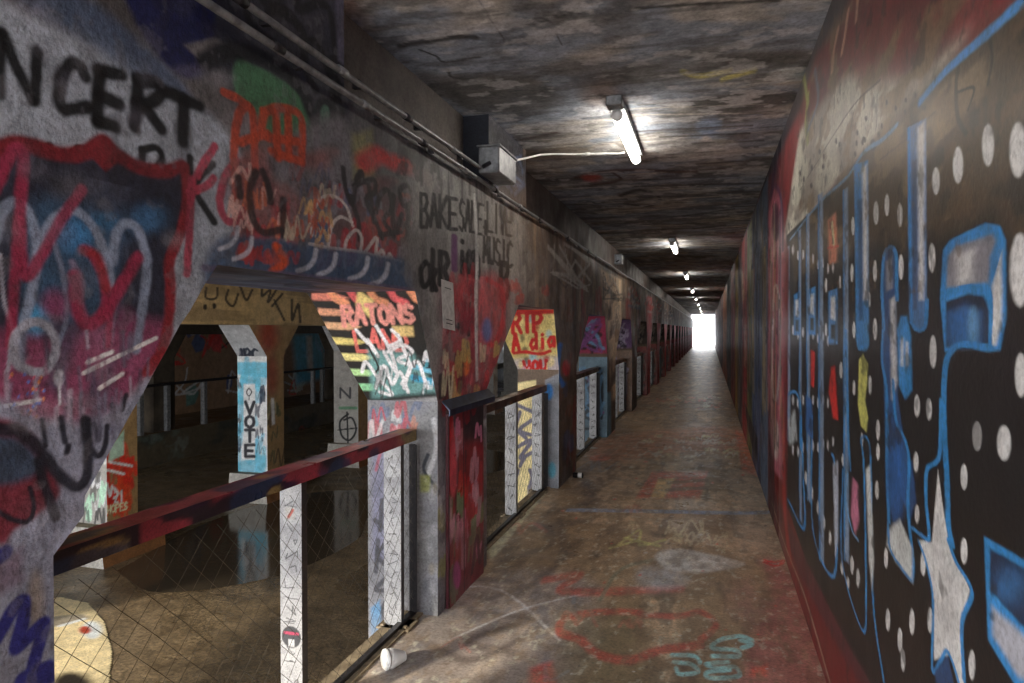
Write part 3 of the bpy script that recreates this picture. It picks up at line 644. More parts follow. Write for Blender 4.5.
# ------------------------------------------------------------------ right wall with the mural
RP = Paint(Plane((0.52, 0, 0), (1, 0, 0), (1, 2)), k=1.7, ku=0.28)
def paint_right(p):
    r = random.Random(11)
    BLK = (13, 13, 16); BR = (70, 56, 40); BLU = (44, 124, 184); WHT = (206, 208, 216); NVY = (30, 62, 112); STL = (120, 128, 142)
    p.streaks((30, 36, 60), 0.8, 1.2, 0.5, 0.62, 0.8, 91)
    # black mural field
    field = [(786, 236), (826, 196), (862, 155), (895, 128), (915, 100), (960, 55), (1030, -10), (1400, -350), (1400, 1000), (1000, 900), (870, 683), (845, 640), (805, 560), (786, 505)]
    p.poly([(780, 240), (790, 60), (860, -200), (1400, -800), (1400, -350), (1030, -10), (915, 100), (862, 155), (826, 196)], (118, 38, 42), 3)
    p.poly([(782, 250), (800, 130), (850, 70), (900, 70), (960, 40), (935, 82), (905, 112), (862, 155), (826, 196)], (242, 218, 182), 9, 0.95)  # sand tone, brightened to paint in the lamp's highlight on the wall
    p.poly([(840, 60), (880, 20), (980, -60), (1010, -20), (950, 50), (900, 80), (860, 85)], (116, 46, 44), 12, 0.8)
    p.streaks((70, 26, 30), 2.0, 6, 0.45, 0.62, 0.5, 92, (0.5, 1.9, 6, 3.07))
    p.poly(field, BLK, 2)
    p.poly([(880, 130), (915, 100), (960, 55), (1030, -10), (1200, -100), (1200, 300), (1024, 250), (990, 215), (940, 240), (905, 240), (880, 240), (830, 255), (795, 280), (790, 240), (840, 190)], BR, 14, 0.95)
    p.streaks((118, 98, 72), 3.0, 9, 0.55, 0.68, 0.8, 93, (0.6, 1.85, 4.5, 3.0)); p.streaks((26, 22, 20), 2.5, 7, 0.58, 0.66, 0.8, 94, (0.6, 1.8, 2.1, 3.07))
    p.stroke([(958, 68), (956, 90), (958, 118), (966, 134)], 5, (22, 20, 18), 0.4, 0.9); p.stroke([(990, 38), (992, 60), (988, 84)], 4, (22, 20, 18), 0.4, 0.9); p.stroke([(958, 92), (974, 88), (968, 110)], 3, (22, 20, 18), 0.4)
    p.stroke([(935, 112), (905, 140), (880, 160)], 2, (50, 38, 28), 0.4, 0.7); p.stroke([(800, 190), (850, 110), (880, 80)], 1.8, (60, 40, 34), 0.4, 0.7)
    for i in range(26): x = r.uniform(800, 925); p.ell(x, 196 - (x - 800) * 0.75 + r.uniform(-30, 5), 1.2, 3, (30, 26, 24), 0.5)
    p.ell(873, 145, 3, 6, (26, 34, 60), 0.4)
    # white dots
    for (x, y, rx, ry) in ((988, 145, 7, 23), (958, 165, 6, 20), (936, 181, 4.4, 15), (1018, 150, 10, 30), (1020, 270, 12, 40), (932, 258, 4, 16), (1021, 375, 7, 24), (1004, 443, 8, 19), (977, 436, 5.5, 16), (964, 477, 4, 14), (964, 551, 4, 14),
                         (933, 352, 4, 18), (917, 406, 3.4, 12), (929, 409, 3.4, 12), (916, 462, 3, 11), (972, 665, 4, 16), (900, 215, 3, 13), (887, 205, 2.6, 12), (876, 213, 3, 13), (901, 267, 3, 14), (875, 271, 2.4, 12), (875, 329, 2.4, 12),
                         (917, 514, 2.6, 10), (923, 564, 3, 13), (912, 622, 3, 14), (911, 570, 2, 7), (888, 620, 2.6, 12), (900, 640, 2.8, 13), (903, 660, 2.6, 12), (878, 430, 2.4, 11), (878, 452, 2, 9), (870, 385, 2, 10), (869, 300, 1.8, 8), (877, 490, 2.2, 10),
                         (853, 226, 2, 10), (852, 273, 2, 10), (854, 330, 1.8, 9), (840, 282, 1.4, 7), (841, 370, 1.8, 9), (826, 285, 1.4, 8), (826, 330, 1.4, 7), (854, 388, 1.6, 8), (843, 460, 1.5, 7), (862, 440, 1.6, 8), (852, 565, 2, 10), (846, 545, 1.8, 9), (858, 578, 2, 10),
                         (930, 620, 3, 14), (886, 558, 2.4, 11), (1012, 320, 0.1, 0.1)):
        p.ell(x, y, rx * 0.86, ry * 0.92, WHT, 0.25)
    for i in range(9):
        for j, yb in enumerate((250, 330, 400, 450)):
            x = 793 + i * 5; p.ell(x, yb + (i * (2 - j)) * 1.1 + (i % 2) * 3, 1.0, 5, (190, 190, 196), 0.4, 0.9)
    for i in range(8): p.ell(806 + i * 6, 478 + i * 15, 1.3, 6.5, (196, 196, 202), 0.4)
    # blue line along the top of the field
    p.stroke([(790, 240), (810, 214), (826, 196), (848, 176), (864, 152), (882, 140), (896, 126)], 3.5, (96, 140, 176), 0.5, 0.9)
    p.stroke([(920, 102), (945, 72), (985, 36), (1028, -4)], 10, (74, 138, 196), 0.5)
    # far vertical stripes
    for (x, y0, y1, wd) in ((788, 248, 440, 3), (800, 230, 520, 2), (808, 215, 500, 2.6), (821, 195, 560, 4), (846, 190, 560, 4)):
        p.stroke([(x, y0), (x + 1, y1)], wd, (128, 150, 178), 0.5, 0.85, curve=False); p.stroke([(x - wd * .6, y0), (x + 1 - wd * .6, y1)], wd * .4, BLU, 0.4, 0.9, curve=False)
    for (x, y, wd, h) in ((797, 295, 6, 40), (812, 290, 7, 45), (833, 292, 9, 52)):
        p.poly([(x - wd / 2, y), (x + wd / 2, y - 4), (x + wd / 2, y + h), (x - wd / 2, y + h)], BLU, 1); p.poly([(x - wd / 4, y + 5), (x + wd / 4, y + 4), (x + wd / 4, y + h * .55), (x - wd / 4, y + h * .5)], WHT, 1.5)
        p.poly([(x - wd / 4, y + h * .62), (x + wd / 4, y + h * .62), (x + wd / 4, y + h * .9), (x - wd / 4, y + h * .9)], BLK, 1)
    # figures in orange, red, yellow, pink
    p.poly([(828, 220), (836, 212), (838, 262), (829, 264)], (206, 118, 86), 2); p.stroke([(828, 248), (838, 246)], 2, (190, 50, 40)); p.stroke([(832, 222), (834, 245)], 2.5, (230, 200, 150), 0.5)
    p.poly([(811, 350), (815, 352), (814, 388), (811, 385)], (196, 36, 30), 1); p.poly([(831, 368), (835, 366), (838, 420), (833, 418), (829, 392)], (196, 34, 30), 1.5)
    p.poly([(859, 360), (863, 354), (868, 364), (867, 385), (865, 400), (868, 418), (866, 432), (861, 426), (858, 405)], (222, 204, 104), 1)
    p.poly([(853, 478), (858, 484), (859, 520), (855, 535), (851, 515)], (206, 118, 148), 2); p.stroke([(848, 470), (846, 500), (852, 530), (858, 540)], 2.5, (96, 150, 200), 0.5)
    # big vertical bars
    p.poly([(854, 165), (868, 160), (869, 345), (866, 352), (858, 350), (856, 340)], BLU, 1); p.poly([(862, 168), (867, 164), (868, 300), (863, 300)], (200, 208, 220), 2.5, 0.95); p.poly([(858, 200), (862, 200), (863, 320), (859, 320)], NVY, 2, 0.8)
    p.poly([(907, 128), (926, 118), (927, 300), (924, 328), (914, 330), (909, 318)], (70, 110, 160), 1)
    p.stroke([(909, 128), (910, 250), (912, 320)], 3, BLU, 0.3, curve=False); p.poly([(917, 128), (925, 120), (924, 300), (919, 300)], (206, 212, 222), 3, 0.95); p.poly([(912, 160), (917, 160), (917, 310), (913, 310)], (54, 66, 96), 2, 0.8)
    p.stroke([(911, 322), (917, 330), (925, 326), (927, 300)], 3.5, BLU)
    # capsule with flask
    p.poly([(883, 262), (887, 248), (893, 246), (896, 255), (896, 300), (898, 400), (906, 450), (912, 462), (916, 500), (910, 520), (896, 480), (886, 470), (884, 400), (882, 330)], (34, 70, 118), 1.5)
    p.poly([(886, 262), (892, 256), (893, 288), (886, 292)], (120, 122, 132), 2); p.poly([(890, 300), (895, 296), (897, 380), (892, 400)], (196, 204, 216), 2.5, 0.9)
    p.stroke([(884, 330), (882, 290), (884, 256), (890, 247), (896, 256), (897, 300)], 3.2, BLU, 0.3)
    p.stroke([(883, 330), (882, 360), (886, 386), (887, 420), (887, 470), (889, 522)], 3, BLU, 0.3); p.stroke([(893, 380), (896, 420), (905, 440), (909, 462), (908, 510), (913, 560), (912, 580)], 3.6, BLU, 0.3)
    p.ell(896, 480, 8, 42, (36, 92, 158), 0.9, 0.9)
    p.poly([(888, 530), (900, 520), (912, 548), (912, 582), (896, 562), (887, 545)], (190, 196, 208), 3); p.stroke([(888, 524), (890, 548), (900, 566), (911, 580)], 3.5, BLU, 0.3)
    p.poly([(897, 330), (901, 316), (907, 316), (911, 335), (912, 390), (905, 400), (899, 386)], BLU, 1.5); p.poly([(901, 340), (903, 338), (903, 366), (901, 366)], WHT, 2); p.poly([(906, 342), (908, 342), (908, 366), (906, 366)], WHT, 2)
    # blue window
    p.poly([(943, 250), (950, 240), (985, 223), (1000, 226), (1006, 240), (1006, 320), (1000, 350), (988, 352), (960, 346), (945, 352), (940, 300)], BLU, 1.5)
    p.poly([(948, 256), (956, 246), (992, 234), (996, 242), (990, 258), (988, 282), (946, 288)], (128, 126, 134), 3); p.poly([(956, 256), (974, 248), (972, 280), (958, 284)], (196, 196, 202), 6, 0.9)
    p.poly([(992, 286), (1001, 250), (1002, 320), (996, 345), (990, 346)], (196, 200, 210), 3); p.stroke([(1002, 246), (992, 280)], 2.4, BLU)
    p.poly([(946, 302), (968, 294), (984, 296), (989, 310), (989, 345), (962, 344), (946, 348)], (20, 30, 50), 2); p.poly([(948, 312), (966, 304), (982, 312), (982, 345), (950, 348)], (38, 92, 150), 7, 0.95); p.ell(973, 325, 5, 18, (104, 156, 200), 0.9, 0.7)
    p.stroke([(948, 292), (966, 286), (986, 288), (991, 300), (990, 346)], 3.4, BLU, 0.3)
    p.stroke([(990, 348), (966, 344), (952, 350), (945, 370), (944, 420), (947, 480), (948, 520), (952, 545)], 6, BLU, 0.3)
    # star
    star = [(938, 470), (942, 500), (948, 540), (956, 560), (970, 590), (960, 625), (964, 683), (968, 720), (950, 655), (934, 660), (934, 600), (926, 560), (918, 540), (932, 542)]
    p.poly(star, (208, 212, 220), 1)
    p.stroke([(912, 528), (920, 534), (929, 538), (926, 500), (927, 470), (936, 462), (940, 450), (941, 400)], 4, BLU, 0.3)
    p.stroke([(918, 540), (926, 562), (933, 600), (932, 660), (934, 672), (942, 658), (948, 652), (958, 680), (966, 720)], 4, BLU, 0.3); p.stroke([(948, 540), (956, 562), (972, 592), (962, 622), (964, 680)], 5, BLU, 0.3)
    p.poly([(935, 670), (948, 656), (955, 690), (938, 720)], (30, 60, 100), 2)
    # lower right box
    p.poly([(984, 536), (1024, 560), (1060, 580), (1060, 720), (1018, 690), (988, 640)], BLU, 2); p.poly([(990, 548), (1024, 568), (1060, 590), (1060, 640), (1024, 628), (990, 590)], (24, 40, 66), 3); p.ell(1010, 585, 14, 16, (44, 92, 140), 0.9, 0.9)
    p.poly([(992, 606), (1024, 636), (1060, 660), (1060, 700), (1018, 676), (993, 636)], (150, 152, 162), 6)
    # left cells: blue outlines
    for q in ([(787, 395), (795, 392), (800, 405), (801, 450)], [(788, 500), (804, 528), (803, 470), (800, 400)], [(812, 415), (813, 530), (834, 576), (837, 500), (834, 460), (832, 455)], [(843, 470), (842, 560), (862, 630), (866, 600), (864, 470), (861, 440), (868, 440), (871, 470), (873, 600), (884, 683)],
              [(846, 330), (848, 430), (850, 470)]): p.stroke(q, 2.6, BLU, 0.35)
    p.poly([(833, 465), (838, 460), (838, 540), (835, 555)], (170, 178, 192), 2); p.poly([(866, 470), (870, 465), (874, 560), (872, 590), (869, 560)], (190, 196, 208), 2)
    p.poly([(788, 420), (795, 410), (797, 440), (789, 445)], (180, 190, 205), 2, 0.8); p.poly([(806, 395), (812, 400), (812, 440), (806, 430)], (40, 90, 150), 2)
    # red skirting and frame
    p.poly([(776, 300), (784, 236), (789, 250), (787, 505), (806, 562), (846, 642), (885, 720), (900, 760), (848, 760), (786, 566), (774, 480)], (96, 20, 24), 3)
    p.poly([(788, 520), (806, 560), (846, 640), (880, 700), (872, 705), (834, 640), (800, 575), (788, 545)], (60, 28, 40), 5, 0.7)
    p.stroke([(782, 230), (780, 330), (783, 420), (784, 500), (790, 560)], 5, (150, 28, 30), 0.5, 0.9)
    p.stroke([(771, 500), (786, 548), (806, 600), (832, 690)], 2.6, (150, 134, 112), 0.5, 0.8)
    # upper strip near the ceiling: dark with pale flames
    p.poly([(740, 300), (768, 180), (800, 110), (815, 60), (850, 0), (900, -100), (840, -200), (790, 60), (760, 200), (735, 290)], (36, 36, 44), 5, 0.95)
    for q in ([(838, 30), (834, 50), (832, 70)], [(848, 12), (845, 34), (842, 52)], [(858, -5), (856, 20)]): p.stroke(q, 7, (176, 140, 120), 0.5)
    for q in ([(808, 95), (806, 120), (808, 142)], [(804, 78), (808, 104)]): p.stroke(q, 6, (150, 158, 90), 0.6, 0.9)
    p.stroke([(815, 70), (818, 100), (808, 130)], 5, (84, 104, 136), 0.7, 0.8)
    # pink arch figure
    p.poly([(768, 215), (774, 190), (780, 196), (784, 240), (782, 480), (774, 470), (768, 400)], (168, 96, 110), 3, 0.95)
    p.stroke([(767, 260), (768, 205), (775, 186), (782, 205), (783, 250)], 3, (60, 30, 58), 0.5); p.ell(776, 222, 4, 20, (60, 36, 56), 0.6, 0.9)
    p.stroke([(773, 310), (775, 285), (779, 300), (780, 360), (776, 400), (772, 380), (773, 320)], 1.6, (214, 178, 176), 0.4); p.ell(776, 440, 3, 20, (190, 186, 180), 0.8, 0.7)
    # farther stripes of colour
    for (x0, x1, c) in ((760, 768, (78, 96, 116)), (752, 760, (60, 80, 112)), (747, 752, (104, 108, 66)), (742, 747, (140, 50, 52)), (738, 742, (60, 60, 66)), (735, 738, (156, 128, 60)), (731, 735, (120, 44, 52)), (727, 731, (52, 60, 60)), (723, 727, (150, 90, 60))):
        p.poly([(x0, 330 - (x0 - 709) * 2.6), (x1, 330 - (x1 - 709) * 2.6), (x1, 330 + (x1 - 709) * 3.0), (x0, 330 + (x0 - 709) * 3.0)], c, 0.7, 0.9)
    p.poly([(744, 400), (758, 440), (757, 466), (748, 430)], (40, 28, 30), 1.5, 0.9)
    for i in range(60):
        x = r.uniform(740, 784); p.stroke([(x, 330 + r.uniform(-140, 130) * (x - 709) / 70), (x + r.uniform(-1, 1), 330 + r.uniform(-140, 130) * (x - 709) / 70)], r.uniform(0.8, 2.4), r.choice([(50, 60, 80), (130, 60, 64), (150, 140, 120), (70, 90, 110), (30, 28, 34), (150, 130, 80)]), 0.6, 0.5)
    p.streaks((30, 28, 30), 3.0, 1.0, 0.5, 0.65, 0.6, 95, (6, 0, 70, 3.07))
paint_right(RP)
RP.streaks((96, 74, 52), 14, 14, 0.66, 0.74, 0.5, 174, (.5, 1.7, 4.5, 3.07)); RP.streaks((20, 20, 22), 10, 10, 0.64, 0.72, 0.6, 175)
parts = chunked(fx(0.52), RP, (92, 44, 48), [(a, b, 0, ZC, s) for a, b, s in ((YN, 0.9, .05), (0.9, 1.9, .0035), (1.9, 3.2, .005), (3.2, 6, .008), (6, 14, .016), (14, YF, .06))], 0.52, 0.9)
V, Fc, C = join(parts)
wr = struct(mesh_obj('wall_right', V, Fc, M_MURAL, cols=C)); wr.data.materials.append(M_WALL)
wr.data.polygons.foreach_set('material_index', (V[Fc].mean(1)[:, 1] > 5.6).astype(np.int32))

# ------------------------------------------------------------------ walkway floor
FP = Paint(Plane((0, 0, 0), (0, 0, 1), (0, 1)), k=3.1, kv=0.42)
def paint_floor(p):
    p.curvy = True
    r = random.Random(17)
    p.streaks((86, 70, 54), 2.5, 1.0, 0.42, 0.6, 0.6, 101); p.streaks((148, 130, 106), 5, 1.5, 0.55, 0.7, 0.6, 102); p.streaks((62, 52, 44), 9, 2.5, 0.6, 0.72, 0.6, 103)
    p.poly([(340, 690), (430, 600), (520, 570), (600, 590), (560, 690)], (104, 108, 116), 14, 0.45)
    p.poly([(760, 560), (792, 575), (840, 700), (730, 700), (770, 600)], (122, 74, 72), 10, 0.75)
    p.poly([(730, 470), (765, 470), (785, 560), (740, 550)], (142, 130, 116), 10, 0.6)
    p.poly([(560, 610), (640, 600), (650, 690), (560, 690)], (92, 84, 62), 14, 0.6)
    RD = (132, 62, 52)
    # soft dark strokes on the left
    for q in ([(440, 600), (470, 580), (520, 585), (470, 610), (530, 620), (470, 640), (520, 655)], [(480, 540), (540, 525), (550, 545), (500, 560)], [(540, 490), (580, 478), (590, 500), (545, 515)], [(510, 600), (560, 560), (560, 520)], [(420, 640), (470, 660), (520, 640)], [(530, 530), (590, 520)], [(560, 480), (600, 462)]):
        p.stroke(q, 8, (62, 54, 50), 0.7, 0.6)
    p.stroke([(430, 590), (500, 590), (560, 640)], 2.6, (160, 160, 158), 0.5, 0.7); p.stroke([(450, 640), (520, 610), (600, 590)], 2.6, (150, 152, 156), 0.5, 0.7)
    p.poly([(484, 546), (552, 468), (562, 474), (492, 560)], (190, 168, 128), 2, .8)  # pale strip of daylight painted along the second guardrail
    # red outlined shapes
    p.stroke([(640, 612), (600, 612), (566, 618), (560, 632), (580, 640), (600, 655), (630, 660), (660, 650), (700, 645)], 8, RD, 0.5, 0.85)
    p.stroke([(640, 615), (680, 616), (700, 612), (716, 625), (700, 640)], 6, RD, 0.5, 0.8); p.stroke([(545, 580), (580, 575), (560, 590), (600, 592), (640, 590), (680, 588)], 8, RD, 0.6, 0.8)
    p.stroke([(600, 600), (620, 570), (660, 558)], 4, (88, 92, 78), 0.5, 0.7)
    # letter block farther on
    p.poly([(636, 498), (652, 472), (708, 471), (700, 498)], (142, 66, 54), 2, 0.75); p.poly([(650, 498), (658, 479), (676, 478), (664, 498)], (168, 132, 90), 1.5, 0.85)
    for q in ([(668, 483), (706, 480)], [(666, 490), (704, 488)]): p.stroke(q, 3, (92, 72, 56), 0.5, 0.8)
    p.stroke([(568, 510), (640, 511), (735, 513), (772, 512)], 3.4, (92, 110, 134), 0.4, 0.8)
    p.poly([(655, 555), (680, 549), (735, 560), (742, 566), (705, 572), (668, 570)], (206, 168, 146), 2, 0.85)
    p.poly([(640, 568), (670, 570), (690, 580), (670, 590), (640, 585)], (136, 138, 140), 5, 0.7)
    for q in ([(618, 545), (640, 530), (640, 545), (665, 540)], [(625, 538), (660, 546)], [(610, 548), (640, 540)]): p.stroke(q, 2.6, (176, 158, 96), 0.5, 0.8)
    p.tags([(640, 520), (740, 525), (735, 550), (640, 545)], 12, [(160, 142, 116)], 26, 1.6, 104, 0.7, 0.4)
    # blue writing
    BL = (104, 142, 164)
    for q in ([(752, 640), (740, 636), (720, 640), (712, 648), (735, 650), (738, 656), (712, 656)], [(740, 640), (752, 644), (742, 648)], [(728, 662), (706, 664), (720, 668), (735, 667), (738, 676), (710, 678), (708, 672), (730, 670)], [(672, 655), (694, 656), (700, 662)], [(674, 662), (690, 664), (698, 672), (680, 674), (676, 668)]):
        p.stroke(q, 4.2, (112, 150, 172), 0.35, 0.95)
    p.poly([(752, 668), (768, 664), (766, 676), (750, 676)], (150, 72, 60), 3, 0.8); p.poly([(530, 668), (552, 662), (556, 690), (530, 690)], (160, 50, 44), 5, 0.7)
    p.stroke([(764, 560), (772, 562), (784, 561), (776, 566), (764, 562)], 2, (140, 40, 40), 0.4); p.ell(745, 600, 16, 22, (120, 88, 82), 0.9, 0.6)
    # far flecks and red blotches
    p.poly([(600, 440), (680, 428), (745, 430), (750, 452), (690, 452), (600, 462)], (138, 96, 76), 4, 0.6)
    p.tags([(640, 432), (745, 436), (745, 458), (630, 455)], 40, [(196, 176, 142), (180, 156, 120)], 14, 1.2, 105, 0.85, 0.25)
    p.tags([(660, 396), (730, 396), (735, 408), (650, 408)], 30, [(186, 162, 130), (160, 80, 66)], 10, 0.9, 106, 0.8, 0.2)
    p.poly([(735, 430), (752, 440), (756, 475), (742, 470)], (158, 70, 48), 2, 0.7); p.stroke([(600, 400), (612, 432)], 3, (150, 70, 60), 0.6, 0.6); p.ell(600, 458, 10, 3, (158, 62, 46), 0.8, 0.6)
    for i in range(90): x = r.uniform(560, 790); y = r.uniform(450, 680); p.ell(x, y, r.uniform(.6, 2), r.uniform(.4, 1.1), r.choice([(196, 180, 140), (60, 50, 44), (190, 190, 190), (150, 60, 50)]), 0.5, 0.8)
    for i in range(14): p.tags([(460 + i * 18, 460), (600, 460), (800, 680), (420, 680)], 1, [(110, 98, 84), (128, 116, 98), (140, 76, 64), (96, 104, 112)], 50, 3, 200 + i, 0.5, 0.3)
paint_floor(FP)
FP.streaks((106, 90, 70), 26, 14, 0.48, 0.66, 0.42, 171); FP.streaks((72, 60, 48), 15, 5, 0.55, 0.68, 0.35, 172); FP.streaks((160, 150, 134), 30, 18, 0.64, 0.74, 0.4, 173)
XE = -1.68
parts = []
for (a, b, st, nx) in ((YN, 2.4, .05, 40), (2.4, 4.2, .010, 330), (4.2, 8, .022, 230), (8, 18, .08, 140), (18, YF, .4, 40)):
    P, Q = grid(lambda U, V: np.stack([V, U, np.zeros_like(U)], 1), np.linspace(a, b, int((b - a) / st) + 1), np.linspace(XE, 0.52, nx)); parts.append((P, Q, FP.base(P, (116, 98, 76))))
parts.append(flat(fx(XE), np.linspace(YN, YF, 120), np.linspace(-1.2, 0, 6), (70, 60, 50)))
V, Fc, C = join(parts)
struct(mesh_obj('floor', V, Fc, M_FLOOR, cols=C))

# ------------------------------------------------------------------ walkway ceiling
CP = Paint(Plane((0, 0, ZC), (0, 0, 1), (0, 1)), k=3.9, kv=0.5)
def paint_ceiling(p):
    p.curvy = True
    r = random.Random(23)
    p.streaks((72, 70, 66), 1.5, 2.0, 0.42, 0.6, 0.8, 111); p.streaks((122, 118, 110), 2, 3, 0.52, 0.68, 0.7, 112); p.streaks((44, 40, 38), 0.8, 6, 0.58, 0.7, 0.6, 113, (-2, 5, 1, 70)); p.streaks((98, 86, 72), 1.2, 2.5, 0.52, 0.64, 0.35, 114, (-2, 4.4, 1, 60))
    for q, wd in (([(400, 46), (430, 41), (455, 37), (475, 37)], 7), ([(420, 50), (436, 56), (445, 62), (480, 57)], 2.4), ([(448, 70), (452, 77), (470, 80)], 3), ([(630, 9), (700, 4), (790, 0)], 3)): p.stroke(q, wd, (34, 34, 34), 0.5, 0.9)
    p.poly([(690, 105), (730, 93), (795, 92), (785, 106), (720, 114)], (56, 55, 53), 3, 0.95); p.poly([(712, 60), (730, 55), (800, 50), (798, 60), (750, 66)], (60, 59, 58), 3, 0.9)
    p.poly([(450, 85), (520, 74), (560, 96), (540, 112), (470, 112)], (60, 60, 58), 8, 0.8)
    for q in ([(682, 72), (700, 76), (730, 70)], [(722, 80), (740, 74), (755, 70)]): p.stroke(q, 5, (130, 126, 72), 0.6, 0.8)
    p.poly([(696, 124), (712, 116), (722, 122), (716, 134), (700, 134)], (84, 98, 118), 3, 0.7); p.ell(706, 140, 5, 4, (126, 122, 118), 0.5); p.ell(714, 146, 5, 3.4, (140, 136, 130), 0.5)
    for y in list(range(100, 240, 7)):
        x0 = 709 - (330 - y) * .55; x1 = 709 + (330 - y) * .36
        p.stroke([(x0 + r.uniform(0, 60), y + r.uniform(1, 5)), (x1 - r.uniform(0, 30), y + r.uniform(-4, 0))], r.uniform(.8, 2), r.choice([(34, 32, 30), (44, 38, 34), (128, 124, 116)]), 0.5, 0.7)
    for q in ([(575, 178), (600, 172), (640, 170), (690, 172), (730, 168)], [(590, 186), (620, 180), (612, 172)], [(520, 140), (560, 132)]): p.stroke(q, 3, (46, 28, 24), 0.6, 0.8)
    p.ell(592, 178, 10, 4, (110, 44, 36), 0.8, 0.8); p.stroke([(620, 196), (640, 190), (660, 198), (650, 206), (625, 204)], 2.6, (38, 36, 36), 0.5, 0.8)
    p.poly([(660, 152), (672, 148), (735, 146), (735, 156), (665, 162)], (120, 116, 112), 2, 0.7); p.ell(600, 95, 18, 12, (104, 84, 66), 0.9, 0.5)
    p.stroke([(478, 0), (498, 30), (505, 42)], 1.6, (48, 46, 44), 0.5, 0.8); p.stroke([(552, 28), (562, 45)], 1.6, (48, 46, 44), 0.5, 0.8)
    p.poly([(470, 140), (500, 128), (520, 150), (500, 165), (480, 160)], (58, 68, 100), 5, 0.6)
paint_ceiling(CP)
CP.streaks((54, 54, 54), 3, 14, 0.54, 0.62, 0.55, 176); CP.streaks((136, 136, 134), 5, 9, 0.58, 0.66, 0.5, 177)
parts = []
for (a, b, st, nx) in ((YN, 1.8, .1, 30), (1.8, 5.5, .018, 260), (5.5, 14, .05, 160), (14, YF, .3, 40)):
    P, Q = grid(lambda U, V: np.stack([V, U, np.full_like(U, ZC)], 1), np.linspace(a, b, int((b - a) / st) + 1), np.linspace(XC, 0.52, nx)); parts.append((P, Q, CP.base(P, (94, 100, 108))))
V, Fc, C = join(parts)
struct(mesh_obj('ceiling', V, Fc, M_CEIL, cols=C))

# ------------------------------------------------------------------ the road side
ZR = -1.2
def road_mat():
    m, nt, b = nodes('wet_gritty_road'); L = nt.links.new
    n = add_noise(nt, 0.55, 5, 0.55); fine = add_noise(nt, 30, 10, 0.8); mid = add_noise(nt, 4.5, 8, 0.7)
    r = ramp(nt, mid.outputs['Fac'], [(0.3, tuple(lin((72, 62, 48)))), (0.7, tuple(lin((142, 126, 102))))])
    g = ramp(nt, fine.outputs['Fac'], [(0.38, (0.25,) * 3), (0.64, (1.9, 1.8, 1.65))])
    mx = nt.nodes.new('ShaderNodeMix'); mx.data_type = 'RGBA'; mx.blend_type = 'MULTIPLY'; mx.inputs[0].default_value = 1
    L(r.outputs[0], mx.inputs[6]); L(g.outputs[0], mx.inputs[7]); L(mx.outputs[2], b.inputs['Base Color'])
    mr = nt.nodes.new('ShaderNodeMapRange'); mr.inputs[1].default_value = 0.44; mr.inputs[2].default_value = 0.6; mr.inputs[3].default_value = 0.22; mr.inputs[4].default_value = 0.6
    L(n.outputs['Fac'], mr.inputs[0]); L(mr.outputs[0], b.inputs['Roughness'])
    bp = nt.nodes.new('ShaderNodeBump'); bp.inputs['Strength'].default_value = 0.6; bp.inputs['Distance'].default_value = 0.012
    L(fine.outputs['Fac'], bp.inputs['Height']); L(bp.outputs[0], b.inputs['Normal']); return m
M_ROAD = road_mat()
MB().box(-13.0, XE + .0, YN - 6, YF, ZR - .2, ZR).build('road', M_ROAD)['kind'] = 'structure'
MB().box(-13.0, XB - 0.0, YN, YF, 2.95, 3.1).build('ceiling_road', M_DARKC)['kind'] = 'structure'
XV = -6.9
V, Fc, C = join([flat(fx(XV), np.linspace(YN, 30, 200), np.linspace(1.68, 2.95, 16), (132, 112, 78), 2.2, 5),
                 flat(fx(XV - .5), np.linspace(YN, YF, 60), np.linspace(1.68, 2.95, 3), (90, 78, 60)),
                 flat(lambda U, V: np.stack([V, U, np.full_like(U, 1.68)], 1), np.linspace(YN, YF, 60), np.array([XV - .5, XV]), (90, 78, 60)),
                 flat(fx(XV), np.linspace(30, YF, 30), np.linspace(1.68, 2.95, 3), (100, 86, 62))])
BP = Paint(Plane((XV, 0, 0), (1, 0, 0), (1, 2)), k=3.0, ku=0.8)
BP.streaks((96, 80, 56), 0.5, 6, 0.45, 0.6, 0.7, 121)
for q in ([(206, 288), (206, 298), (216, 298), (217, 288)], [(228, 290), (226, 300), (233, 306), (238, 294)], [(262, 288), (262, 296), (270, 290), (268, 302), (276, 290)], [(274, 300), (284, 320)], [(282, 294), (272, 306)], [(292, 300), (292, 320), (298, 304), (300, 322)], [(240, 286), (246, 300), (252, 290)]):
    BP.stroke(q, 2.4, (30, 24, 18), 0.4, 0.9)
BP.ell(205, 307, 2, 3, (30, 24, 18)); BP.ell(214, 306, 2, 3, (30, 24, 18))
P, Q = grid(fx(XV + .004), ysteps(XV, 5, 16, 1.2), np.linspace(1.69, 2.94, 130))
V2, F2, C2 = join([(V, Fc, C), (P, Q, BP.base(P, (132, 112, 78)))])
struct(mesh_obj('wall_centre', V2, F2, M_WALL, cols=C2))
